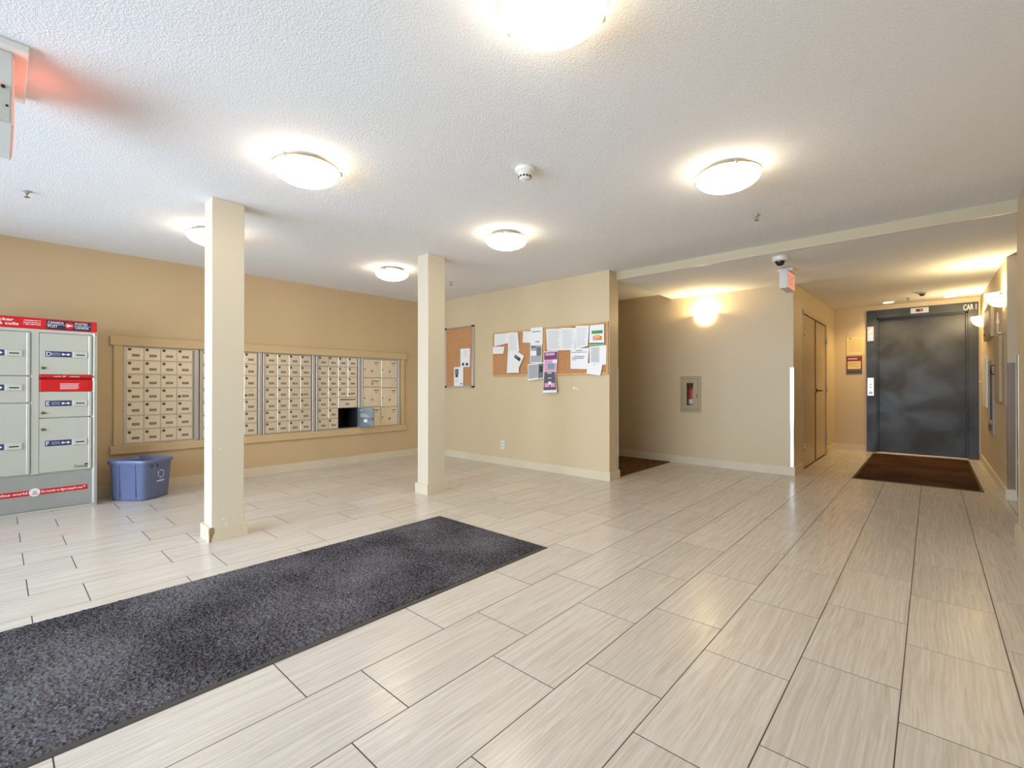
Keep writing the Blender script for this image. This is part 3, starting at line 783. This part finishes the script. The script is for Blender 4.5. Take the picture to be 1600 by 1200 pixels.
paper([(-3.853, 1.344), (-3.582, 1.363), (-3.583, 1.161), (-3.843, 1.133)], 'lopsided grey leaflet hanging below the frame of the left wooden board', [(.03, .62, .06, .9, INK), (.64, .96, .06, .95, INKM), (.72, .9, .2, .6, INKD)], d=.021, curl=.010)
paper([(-3.586, 1.496), (-3.372, 1.495), (-3.391, 1.237), (-3.589, 1.231)], 'pink and purple poster on the lower left of the right wooden board', [(.02, .98, .04, .4, PURP), (.1, .8, .08, .2, PINK), (.05, .65, .42, .58, PINK), (.02, .98, .58, .95, PINK), (.3, .8, .58, .85, TEAL)], d=.022)
paper([(-3.583, 1.246), (-3.415, 1.247), (-3.367, .988), (-3.589, .981)], 'dark flyer with pink flowers hanging below the right wooden board', [(.02, .97, .02, .88, SLATE), (.3, .7, .06, .10, WHITE), (.35, .65, .3, .33, WHITE), (.1, .45, .55, .74, PINK), (.55, .9, .55, .74, PINK), (.38, .62, .48, .62, WHITE), (.05, .95, .78, .83, PURP)], d=.024, curl=.030)
paper([(-3.563, 1.775), (-3.324, 1.765), (-3.318, 1.498), (-3.545, 1.504)], 'first full page of small print along the top of the right wooden board', lines(10), d=.013)
paper([(-3.326, 1.772), (-3.115, 1.753), (-3.132, 1.493), (-3.318, 1.498)], 'second full page of small print along the top of the right wooden board', lines(10), d=.014)
paper([(-3.117, 1.775), (-2.932, 1.765), (-2.945, 1.530), (-3.121, 1.497)], 'third full page of small print along the top of the right wooden board', lines(10), d=.015, curl=.008)
paper([(-2.921, 1.765), (-2.732, 1.765), (-2.732, 1.526), (-2.932, 1.538)], 'colourful flyer with green title and flowers at top right of the right wooden board', [(.15, .9, .28, .44, GREEN), (.25, .85, .55, .75, ORNG), (.35, .7, .5, .66, YEL), (.3, .5, .62, .78, PINK), (.02, .98, .88, .98, GREEN)], d=.016)
paper([(-3.19, 1.512), (-2.932, 1.506), (-2.954, 1.261), (-3.19, 1.271)], 'white notice in bold type below the page of small print, right wooden board', [(.3, .65, .1, .13, INKD), (.05, .9, .18, .2, INKD), (.2, .8, .38, .41, INKD), (.1, .75, .46, .49, INKD), (.1, .35, .54, .56, INKD)], d=.016)
paper([(-2.927, 1.519), (-2.701, 1.524), (-2.706, 1.304), (-2.922, 1.32)], 'grey-printed page under the colourful flyer, right edge of the right wooden board', [(.08, .6, .06, .9, mat('pale_grey_print', (205, 208, 214), .7))]+lines(9, .1, .85, .12, .55, INK), d=.017)
paper([(-2.949, 1.33), (-2.748, 1.328), (-2.774, 1.184), (-2.96, 1.21)], 'blank note pinned at lower right corner of the right wooden board', [(.45, .51, .1, .16, INKD)], d=.019, curl=.012)

# outlet
def duplex(F, u, v, label):
    r = thing('wall_outlet', F(u, v, 0), label, 'outlet')
    b = BM(); box(b, F, u-.036, u+.036, v-.057, v+.057, 0, .006, bev=.003); obj('cover_plate', b, PLAST, r)
    b = BM()
    for s_ in (-.02, .02): box(b, F, u-.016, u+.016, v+s_-.014, v+s_+.014, .005, .009, bev=.003)
    so = obj('socket', b, LIGHTP, r)
    b = BM()
    for s_ in (-.02, .02):
        for t_ in (-.007, .005): box(b, F, u+t_, u+t_+.002, v+s_-.005, v+s_+.006, .0085, .0095)
    obj('pin_slot', b, BLACK, so)
duplex(FBk, -4.319, .268, 'white wall outlet low below the left wooden cork board')
# chipped paint marks are wall wear
b = BM()
for u, v, r_ in ((-3.155, 1.045, .018), (-3.12, 1.035, .012)): lathe(b, FBk, [(0, .0012), (r_, .0008), (r_*1.1, 0)], 7, c=(u, v), smooth=False, sy=.5)
tag_o = struct('trim_2', b, WHITE, 'chipped paint below the right wooden board')

# ------------------------------------------------------------------ ceiling lamps
def flush_lamp(x, y, label):
    r = thing('ceiling_lamp', (x, y, H), label, 'ceiling lamp', 'frosted dome ceiling lamps')
    FC = Fr((x, y, H), (0, 1, 0), (1, 0, 0))      # n points down
    b = BM(); lathe(b, FC, [(0, 0), (.075, 0), (.075, .026), (.155, .030), (.155, .035), (0, .035)], 28, smooth=False); obj('pan', b, PLAST, r)  # pan widened to shield the ceiling from the dome's upward light
    b = BM(); pr = [(0, .042), (.10, .043), (.176, .045), (.180, .048)]
    for i in range(9):
        t = i/8*PI/2; pr.append((.180*math.cos(t), .050+.080*math.sin(t)))
    lathe(b, FC, pr, 32); obj('dome', b, GLOW, r)
    b = BM(); lathe(b, FC, [(.176, .040), (.184, .040), (.184, .047), (.176, .047), (.176, .040)], 32); obj('rim', b, BRASS, r)
    for q in range(3):
        a = q*2*PI/3+.5; c_ = (.186*math.cos(a), .186*math.sin(a))
        b = BM(); lathe(b, FC, [(0, .036), (.009, .036), (.010, .052), (.005, .058), (0, .058)], 10, c=c_); obj('clip', b, SILV, r)
LP = [(-4.47, 1.20, 'dome ceiling lamp half hidden behind the nearer column'), (-2.69, 1.20, 'lit dome ceiling lamp above the near end of the lobby, left of the smoke detector'),
      (-.92, 1.22, 'lit dome ceiling lamp cut by the top edge of the photograph'), (-4.45, 2.94, 'lit dome ceiling lamp just left of the far column'),
      (-2.70, 2.92, 'lit dome ceiling lamp just right of the far column'), (-.90, 2.92, 'lit dome ceiling lamp right of the smoke detector, nearest the hall')]
for x, y, l in LP: flush_lamp(x, y, l)
# smoke detector
FC = Fr((-1.80, 2.11, H), (0, 1, 0), (1, 0, 0))
r = thing('smoke_detector', (-1.80, 2.11, H), 'white domed smoke detector on the lobby ceiling between the lamps', 'smoke detector')
b = BM(); lathe(b, FC, [(0, 0), (.058, 0), (.060, .018), (.050, .026), (.042, .028), (.040, .05), (0, .05)], 24); obj('base', b, PLAST, r)
b = BM(); lathe(b, FC, [(.040, .048), (.036, .062), (.022, .070), (0, .072)], 20); obj('sensor_head', b, PLAST, r)
b = BM()
for q in range(12):
    a = 2*PI*q/12
    F2 = Fr(FC(.0385*math.cos(a), .0385*math.sin(a), .056), (-math.sin(a)*1.0, 0, 0) if False else tuple(FC.u*(-math.sin(a))+FC.v*math.cos(a)), tuple(FC.n))
    box(b, F2, -.006, .006, -.005, .005, -.002, .0012)
obj('vent', b, BLACK, r)
def sprinkler(x, y, z, label):
    r = thing('sprinkler_head', (x, y, z), label, 'sprinkler', 'ceiling sprinkler heads'); F = Fr((x, y, z), (0, 1, 0), (1, 0, 0))
    b = BM(); lathe(b, F, [(0, 0), (.026, 0), (.024, .004), (.012, .006), (.009, .02), (0, .02)], 16); obj('escutcheon', b, SILV, r)
    b = BM()
    for s_ in (-1, 1): tube(b, [F(0, s_*.009, .018), F(0, s_*.012, .028), F(0, s_*.003, .040)], .002, 6)
    lathe(b, F, [(0, .038), (.015, .040), (.015, .042), (0, .042)], 12); obj('deflector', b, LOCKM, r)
sprinkler(-4.48, .13, H, 'sprinkler head on the ceiling above the parcel locker')
sprinkler(-.985, 3.87, H, 'sprinkler head on the lobby ceiling between lamp and hall step')
sprinkler(-4.47, 3.81, H, 'sprinkler head on the ceiling just right of the far column')
zc = lambda y: Z1 if y < 6.34 else Z1+(Z2-Z1)*(y-6.34)/(YE-6.34)
sprinkler(-.245, 8.80, zc(8.80), 'sprinkler head on the hall ceiling between the two downlights')
# heat detector in the hall
yd = 8.35; FC = Fr((-.084, yd, zc(yd)), (0, 1, 0), (1, 0, 0))
r = thing('heat_detector', (-.084, yd, zc(yd)), 'grey heat detector on the hall ceiling in front of the elevator', 'heat detector')
b = BM(); lathe(b, FC, [(0, 0), (.062, 0), (.062, .012), (.05, .02), (.035, .024)], 20); obj('base', b, LIGHTP, r)
b = BM(); lathe(b, FC, [(.036, .02), (.034, .04), (.02, .052), (0, .054)], 16); obj('sensor_head', b, LOCKM, r)
# dome camera
r = thing('dome_camera', (-1.053, 4.93, Z1), 'white dome security camera on the hall ceiling above the exit sign', 'security camera')
FC = Fr((-1.053, 4.93, Z1), (0, 1, 0), (1, 0, 0))
b = BM(); lathe(b, FC, [(0, 0), (.066, 0), (.068, .014), (.064, .040), (.050, .046), (.040, .046)], 24); obj('housing', b, PLAST, r)
b = BM(); lathe(b, FC, [(.042, .044), (.040, .062), (.028, .080), (.012, .088), (0, .089)], 20); obj('lens_dome', b, mat('smoked_dome', (40, 36, 34), .12), r)
# exit signs
def exit_sign(F, w_, h_, t_, label, lens_both=True, canopy=(.07, .09)):
    """F: origin at ceiling centre, u along the sign, v down-to-up (v up), n across"""
    r = thing('exit_sign', F(0, 0, 0), label, 'exit sign', 'ceiling hung exit signs')
    b = BM(); box(b, F, -canopy[1], canopy[1], -.03, 0, -canopy[0], canopy[0], bev=.004); obj('canopy', b, PLAST, r)
    b = BM(); box(b, F, -w_/2, w_/2, -.045-h_, -.03, -t_/2, t_/2, bev=.004); hs = obj('housing', b, mat('sign_housing', (214, 214, 212), .4), r)
    for s_ in (-1, 1):
        b = BM(); box(b, F, -w_/2+.015, w_/2-.015, -.035-h_, -.045, s_*t_/2, s_*(t_/2+.004)) ; ln = obj('lens', b, REDLED, r)
        b = BM(); F2 = Fr(F(0, 0, s_*(t_/2+.0045)), tuple(F.u*s_), tuple(F.v)); text(b, F2, 'EXIT', 0, -.035-h_*.82, h_*.85, 0, 0, fit=w_*.72, bold=.03, align='CENTER'); obj('lettering', b, WHITE, ln)
    return r, hs
Fx = Fr((-1.12, 5.55, Z1), (0, 1, 0), (0, 0, 1))
exit_sign(Fx, .32, .17, .075, 'exit sign hanging from the hall ceiling below the dome camera')
Fx = Fr((-2.80, .0, H), (1, 0, 0), (0, 0, 1))
r, hs = exit_sign(Fx, .40, .265, .075, 'exit sign hanging from the ceiling at the upper left corner, seen from its end', canopy=(.08, .24))
b = BM(); F2 = Fr((-2.60, .0, H), (0, 1, 0), (0, 0, 1))
box(b, F2, -.034, .030, -.300, -.165, 0, .006, bev=.002); obj('end_cover', b, LIGHTP, r)
b = BM(); disc(b, F2, .006, .005, .012, 10, (.012, -.172)); disc(b, F2, .004, .005, .009, 10, (.022, -.24)); obj('test_button', b, BLACK, r)
b = BM(); disc(b, F2, .0045, .005, .010, 10, (.001, -.166)); obj('indicator', b, DIGRED, r)
def small_light(name, typ, loc, power, col, rad=.03, rot=None, spot=None):
    d = bpy.data.lights.new(name, typ); d.energy = power; d.color = col
    if typ == 'AREA': d.size = rad
    else: d.shadow_soft_size = rad
    d.cycles.use_multiple_importance_sampling = False
    if spot: d.spot_size = spot; d.spot_blend = .6
    o = bpy.data.objects.new(name, d); o.location = loc; COL.objects.link(o)
    if rot: o.rotation_euler = rot
    return o
small_light('exit_glow', 'POINT', (-2.80, .085, 2.22), .32, (1, .14, .10), .03)

# ------------------------------------------------------------------ wall sconces
def sconce(F, u, v, label, power=SCONCE_P):
    """half bowl against the wall: open at the top"""
    r = thing('wall_sconce', F(u, v, 0), label, 'wall lamp', 'glass bowl wall lamps')
    b = BM(); box(b, F, u-.05, u+.05, v-.075, v-.01, 0, .015, bev=.004); obj('backplate', b, SILV, r)
    b = BM(); R = .128; n, m_ = 18, 8
    def pt(i, j, s):
        a = PI*i/n; t = (PI/2)*j/m_
        rr = (R-s)*math.cos(t)**.8 if j < m_ else .0
        return F(u-rr*math.cos(a), v-(.135-s)*math.sin(t)**1.15, rr*math.sin(a)*.98+.012)
    for s in (0, .006):
        g = [[b.verts.new(pt(i, j, s)) for i in range(n+1)] for j in range(m_+1)]
        for j in range(m_):
            for i in range(n):
                try: f = b.faces.new([g[j][i], g[j][i+1], g[j+1][i+1], g[j+1][i]]); f.smooth = True
                except ValueError: pass
    bmesh.ops.remove_doubles(b, verts=b.verts[:], dist=.0004)
    obj('shade', b, SGLOW, r)
    for (cu, cv, cd) in ((-R+.002, -.018, .03), (R-.002, -.018, .03), (0, -.127, .035)):
        b = BM(); F2 = Fr(F(u+cu, v+cv, cd), tuple(F.u), tuple(F.v)); lathe(b, F2, [(0, .010), (.007, .008), (.008, -.006), (0, -.008)], 10); obj('clip', b, LOCKM, r)
    b = BM(); lathe(b, Fr(F(u, v-.04, .06), tuple(F.u), tuple(F.n)), [(0, .03), (.012, .025), (.016, .0), (.01, -.03), (0, -.035)], 12); obj('bulb', b, POTG, r)
    p = F(u, v+.012, .065)
    small_light('sconce_light', 'POINT', p, power, SCONCE_C, .035)
FCo = Fr((0, YC, 0), (1, 0, 0), (0, 0, 1))
FHr = Fr((XH, 0, 0), (0, -1, 0), (0, 0, 1))
sconce(FCo, -2.24, 2.035, 'glowing glass sconce above the fire extinguisher cabinet')
sconce(FHr, -6.58, 1.975, 'glowing glass sconce on the right hall wall, nearer the camera')
sconce(FHr, -8.75, 1.985, 'glowing glass sconce on the right hall wall, beside the elevator')
# downlights
def pot(x, y, label):
    z = zc(y); F = Fr((x, y, z), (0, 1, 0), (1, 0, 0))
    r = thing('recessed_downlight', (x, y, z), label, 'downlight', 'recessed downlights by the elevator')
    b = BM(); lathe(b, F, [(.085, 0), (.088, .006), (.066, .008), (.066, .001)], 24); obj('trim_ring', b, PLAST, r)
    b = BM(); disc(b, F, .066, .001, .005, 20); obj('bulb', b, POTG, r)
    small_light('downlight', 'SPOT', (x, y, z-.02), POT_P, (1, .70, .30), .05, (0, 0, 0), math.radians(140))
pot(-.484, 9.13, 'lit recessed downlight on the left, above the elevator door')
pot(.201, 9.10, 'lit recessed downlight on the right, above the elevator door')

# ------------------------------------------------------------------ extinguisher cabinet
r = thing('extinguisher_cabinet', (-2.437, YC, .71), 'greige recessed fire extinguisher cabinet in the corridor wall', 'cabinet')
b = BM()
for q in ((-2.578, -2.545, .71, 1.20), (-2.330, -2.297, .71, 1.20), (-2.545, -2.330, .71, .745), (-2.545, -2.330, 1.165, 1.20)): box(b, FCo, *q, 0, .012, bev=.002)
obj('trim_frame', b, CREAMG, r)
b = BM()
wu0, wu1, wz0, wz1 = -2.487, -2.400, .805, 1.105
for q in ((-2.543, wu0, .747, 1.163), (wu1, -2.332, .747, 1.163), (wu0, wu1, .747, wz0), (wu0, wu1, wz1, 1.163)): box(b, FCo, *q, -.004, .014, bev=.0015)
dr = obj('cabinet_door', b, CREAMG, r)
b = BM(); box(b, FCo, wu0, wu1, wz0, wz1, .002, .005); obj('window_pane', b, GLASS, dr)
b = BM(); box(b, FCo, -2.352, -2.345, .90, .96, .013, .022, bev=.002); obj('pull', b, LOCKM, dr)
b = BM(); 
for q in ((CX0, CX1, CZ0, CZ1, -.175, -.17), (CX0, CX0+.004, CZ0, CZ1, -.17, -.004), (CX1-.004, CX1, CZ0, CZ1, -.17, -.004), (CX0, CX1, CZ0, CZ0+.004, -.17, -.004), (CX0, CX1, CZ1-.004, CZ1, -.17, -.004)): box(b, FCo, *q)
obj('tub', b, CREAMG, r)
ex = thing('fire_extinguisher', (-2.437, YC+.085, .725), 'red fire extinguisher behind the cabinet window', 'fire extinguisher')
FE = Fr((-2.437, YC+.085, .725), (1, 0, 0), (0, 1, 0))
b = BM(); lathe(b, FE, [(0, 0), (.055, 0), (.058, .01), (.058, .27), (.045, .31), (.018, .33), (0, .33)], 20); obj('cylinder', b, REDC, ex)
b = BM(); lathe(b, FE, [(.0585, .09), (.0592, .09), (.0592, .16), (.0585, .16)], 20); obj('label_band', b, PAPER, ex)
b = BM(); lathe(b, FE, [(0, .33), (.018, .33), (.018, .36), (0, .36)], 12); wb(b, -2.48, -2.40, YC+.075, YC+.095, 1.085, 1.10); wb(b, -2.475, -2.40, YC+.078, YC+.092, 1.055, 1.067); obj('valve', b, BLACK, ex)

# ------------------------------------------------------------------ corner guards
def guard(name_loc, boxes, label, m=STEEL):
    b = BM()
    for q in boxes: wb(b, *q)
    b2 = None
    return single('corner_guard', b, m, name_loc, label, 'corner guard', 'stainless corner guards')
g = .0025
guard((XC, YC, .1), [(XC-.034, XC+g, YC-g, YC, .1, 1.285), (XC, XC+g, YC, YC+.045, .1, 1.285)], 'steel corner guard on the wall corner beside the double doors')
guard((XB, YB+.2, .1), [(XB, XB+g, YB+.160, YB+.2, .1, 1.285), (XB-.04, XB+g, YB+.2, YB+.2+g, .1, 1.285)], 'thin steel corner guard where the cork-board wall ends at the corridor')
guard((XH, 6.35, .1), [(XH-g, XH+.05, 6.35-g, 6.35, .1, 1.285), (XH-g, XH, 6.35, 6.395, .1, 1.285)], 'steel corner guard on the far right corner, past the alcove')
guard((XR, 4.80, .04), [(XR-g, XR, 4.75, 4.80, .1, 1.285), (XR-g, XR+.05, 4.80, 4.80+g, .1, 1.285)], 'steel corner guard on the near right wall, closest to the camera')

# ------------------------------------------------------------------ double doors
FD3 = Fr((XC, 0, 0), (0, 1, 0), (0, 0, 1))
b = BM()
box(b, FD3, DY0-.005, DY0+.045, 0, DZ, -.10, .007, bev=.002); box(b, FD3, DY1-.045, DY1+.005, 0, DZ, -.10, .007, bev=.002); box(b, FD3, DY0-.005, DY1+.005, DZ-.03, DZ+.02, -.10, .007, bev=.002)
dd = struct('door_1', b, DOORP, 'double closet doors')
mid = (DY0+DY1)/2
b = BM(); box(b, FD3, mid-.03, mid+.012, .012, DZ-.04, -.02, .001); obj('seam_shade_strip', b, mat('seam_shade', (104, 84, 58), .5), dd)  # dark strip added to draw the shaded seam between the leaves
for s_, (a_, c_) in enumerate(((DY0+.047, mid-.006), (mid+.006, DY1-.047))):
    b = BM(); box(b, FD3, a_, c_, .01, DZ-.038, -.050, -.006-.004*s_, bev=.002); lf = obj('door_leaf', b, DOORP, dd)
    hu = a_-.002 if s_ == 0 else c_+.002
    for z in (.28, 1.02, 1.76):
        b = BM(); tube(b, [FD3(hu, z-.05, .010), FD3(hu, z+.05, .010)], .009, 8); box(b, FD3, hu-.02, hu+.02, z-.05, z+.05, -.006, -.003); obj('hinge', b, SILV, lf)
    if s_ == 1 or s_ == 0:
        hx = mid-.06 if s_ == 0 else mid+.07
        if s_ == 0:
            b = BM(); disc(b, FD3, .022, -.006, .004, 14, (hx, 1.0)); obj('lock_cylinder', b, SILV, lf)
            b = BM(); text(b, FD3, 'STORAGE', DY0+.40, 1.60, .04, -.004, 0, fit=.18) if False else box(b, FD3, DY0+.38, DY0+.56, 1.60, 1.625, -.006, -.003); box(b, FD3, DY0+.38, DY0+.52, 1.56, 1.58, -.006, -.003); obj('small_sign', b, mat('faint_sign', (206, 190, 156), .4), lf)
        else:
            b = BM(); disc(b, FD3, .030, -.006, .006, 16, (hx, 1.0)); tube(b, [FD3(hx, 1.0, 0), FD3(hx, 1.0, .05), FD3(hx+.012, 1.0, .055), FD3(hx+.12, .995, .055)], .010, 8); obj('lever_handle', b, LOCKM, lf)

# ------------------------------------------------------------------ elevator
FE_ = Fr((0, YE, 0), (1, 0, 0), (0, 0, 1))
b = BM(); OX0, OX1, OZ = -.778, .508, 2.283
box(b, FE_, OX0, EX0, 0, OZ, -.02, .022, bev=.002); box(b, FE_, EX1, OX1, 0, OZ, -.02, .022, bev=.002); box(b, FE_, EX0, EX1, EZ, OZ, -.02, .022, bev=.002)
box(b, FE_, EX0, EX0+.02, 0, EZ, -.12, -.02); box(b, FE_, EX1-.02, EX1, 0, EZ, -.12, -.02); box(b, FE_, EX0, EX1, EZ-.02, EZ, -.12, -.02)
el = struct('door_2', b, ELEVF, 'elevator entrance with dark metal frame')
b = BM(); box(b, FE_, EX0+.020, EX1-.020, .004, EZ-.02, -.115, -.085, bev=.002); obj('elevator_door', b, ELEV, el)['label'] = 'dark scuffed metal elevator door'
b = BM(); box(b, FE_, EX0, EX1, -.002, .004, -.12, .0, bev=.001); obj('sill', b, ALU, el)
b = BM(); box(b, FE_, -.770, -.686, 1.79, 2.025, .022, .028, bev=.002); ln = obj('hall_lantern', b, ALU, el)
b = BM(); poly(b, FE_, [(-.756, 1.935), (-.700, 1.935), (-.728, 1.995)], .028, .031); obj('up_arrow', b, ARROWY, ln)
b = BM(); poly(b, FE_, [(-.756, 1.880), (-.728, 1.820), (-.700, 1.880)], .028, .031); obj('down_arrow', b, ARROWY, ln)
b = BM(); box(b, FE_, -.770, -.686, .907, 1.198, .022, .028, bev=.002); cp = obj('call_panel', b, ALU, el)
for z in (1.09, 1.045): b = BM(); disc(b, FE_, .013, .027, .032, 14, (-.728, z)); obj('call_button', b, PLAST, cp)
b = BM(); lathe(b, FE_, [(.010, .028), (.012, .031), (.018, .031), (.020, .028)], 16, c=(-.728, .955)); obj('keyswitch', b, BLACK, cp)
b = BM(); box(b, FE_, -.236, -.025, 2.184, 2.268, .022, .030, bev=.002); ip = obj('floor_indicator', b, ALU, el)
b = BM(); box(b, FE_, -.172, -.092, 2.206, 2.248, .029, .031); dsp = obj('display', b, BLACK, ip)
b = BM(); text(b, FE_, '1', -.118, 2.211, .044, .0316, 0, bold=.02); box(b, FE_, -.128, -.100, 2.224, 2.230, .031, .0316); obj('digit', b, DIGRED, dsp)
b = BM(); text(b, FE_, 'CAR 1', .352, 2.176, .118, .0228, 0, fit=.136, bold=.006); obj('lettering', b, WHITE, el)['label'] = 'white CAR 1 lettering'
# dark rubber bumper marks at the foot of the frame
# notices left of the elevator
FNo = Fr((0, YE, 0), (1, 0, 0), (0, 0, 1))
def notice(pts, label, m, prints):
    b = BM(); (u0, u1, v0, v1) = pts; box(b, FNo, u0, u1, v0, v1, 0, .006, 0, bev=.001); mats = [m]
    for (a, c, e_, f, pm) in prints:
        if pm not in mats: mats.append(pm)
        box(b, FNo, u0+(u1-u0)*a, u0+(u1-u0)*c, v0+(v1-v0)*e_, v0+(v1-v0)*f, .006, .0068, mats.index(pm))
    return single('notice', b, mats, FNo((u0+u1)/2, v0, 0), label, 'notice', 'notices beside the elevator')
PL = mat('tan_print', (196, 176, 130), .7)
notice((-1.048, -.815, 1.572, 1.875), 'cream printed notice on the wall left of the elevator, upper of two', PAPERC, [(.15, .85, .84-.07*q, .86-.07*q, PL) for q in range(10)]+[(.18, .28, .9, .95, INKD)])
notice((-1.050, -.840, 1.263, 1.556), 'maroon and slate framed certificate left of the elevator, lower of two', MAROON, [(.08, .92, .28, .72, PAPERC), (0, 1, 0, .26, SLATE), (.1, .7, .82, .9, PINK), (.15, .85, .6, .62, ORNG), (.1, .9, .1, .13, INK), (.2, .8, .5, .51, PL), (.2, .8, .42, .43, PL)])

# ------------------------------------------------------------------ fittings on the right hall wall (u = -Y)
def rb(b, y0, y1, z0, z1, d0, d1, mi=0, bev=.002): box(b, FHr, -y1, -y0, z0, z1, d0, d1, mi, bev=bev)
r = thing('alarm_panel', (XH, 8.0, 1.62), 'beige fire alarm panel high on the right hall wall', 'control panel')
b = BM(); rb(b, 7.55, 8.45, 1.63, 2.02, 0, .03); obj('housing', b, CREAMG, r)
b = BM(); rb(b, 7.62, 8.38, 1.66, 2.00, .03, .036); obj('cover', b, CREAMG, r)
b = BM(); rb(b, 8.15, 8.30, 1.69, 1.705, .036, .040, bev=0); obj('latch', b, BLACK, r)
r = thing('white_wall_panel', (XH, 8.55, .79), 'white louvred panel on the right hall wall, nearest the elevator', 'wall panel')
b = BM(); rb(b, 8.32, 8.86, .79, 1.45, 0, .016); obj('frame', b, PLAST, r)
for q in range(20):
    b = BM(); rb(b, 8.36, 8.82, .815+q*.031, .838+q*.031, .016, .021, bev=0); obj('slat', b, PLAST, r)
r = thing('directory_case', (XH, 7.8, .52), 'silver case with dark blue glass front on the right hall wall', 'display case')
b = BM()
for q in ((7.50, 7.58, .52, 1.37), (8.02, 8.10, .52, 1.37), (7.58, 8.02, .52, .66), (7.58, 8.02, 1.25, 1.37)): rb(b, *q, 0, .016)
obj('frame', b, mat('case_grey', (160, 158, 156), .5), r)
b = BM(); rb(b, 7.58, 8.02, .66, 1.25, 0, .006, bev=0); obj('glass_front', b, mat('blue_dark_glass', (70, 86, 106), .4), r)
b = BM(); rb(b, 7.60, 8.00, .55, .62, .016, .019, bev=0); obj('grille', b, LOCKM, r)
r = thing('electrical_cabinet', (XH, 6.85, .90), 'tall beige cabinet with dark pull handle on the right hall wall', 'cabinet')
b = BM(); rb(b, 6.42, 7.25, .885, 1.585, .001, .010); obj('flange', b, CREAMG, r)
b = BM(); rb(b, 6.66, 7.20, .91, 1.57, .010, .030); cd_ = obj('cabinet_door', b, CREAMG, r)
b = BM(); tube(b, [FHr(-7.12, 1.19, .03), FHr(-7.12, 1.20, .058), FHr(-7.12, 1.28, .058), FHr(-7.12, 1.29, .03)], .006, 8); obj('pull_handle', b, BLACK, cd_)
r = thing('conduit_run', (XH, 6.95, 1.6), 'white conduit with junction box running up to the nearer right sconce', 'conduit')
b = BM(); tube(b, [FHr(-7.05, 1.60, .008), FHr(-7.05, 1.84, .008)], .008, 8); tube(b, [FHr(-7.05, 1.61, .008), FHr(-6.85, 1.61, .008)], .008, 8); obj('conduit', b, PLAST, r)
b = BM(); rb(b, 7.02, 7.08, 1.72, 1.76, 0, .02); obj('junction_box', b, PLAST, r)
b = BM(); F2 = Fr((.512, YE, 0), (1, 0, 0), (0, 0, 1)); box(b, FNo, .513, .528, 1.115, 1.14, 0, .02, bev=.002)
single('wall_button', b, PLAST, (.52, YE, 1.12), 'tiny white button on the strip of wall right of the elevator frame', 'button')
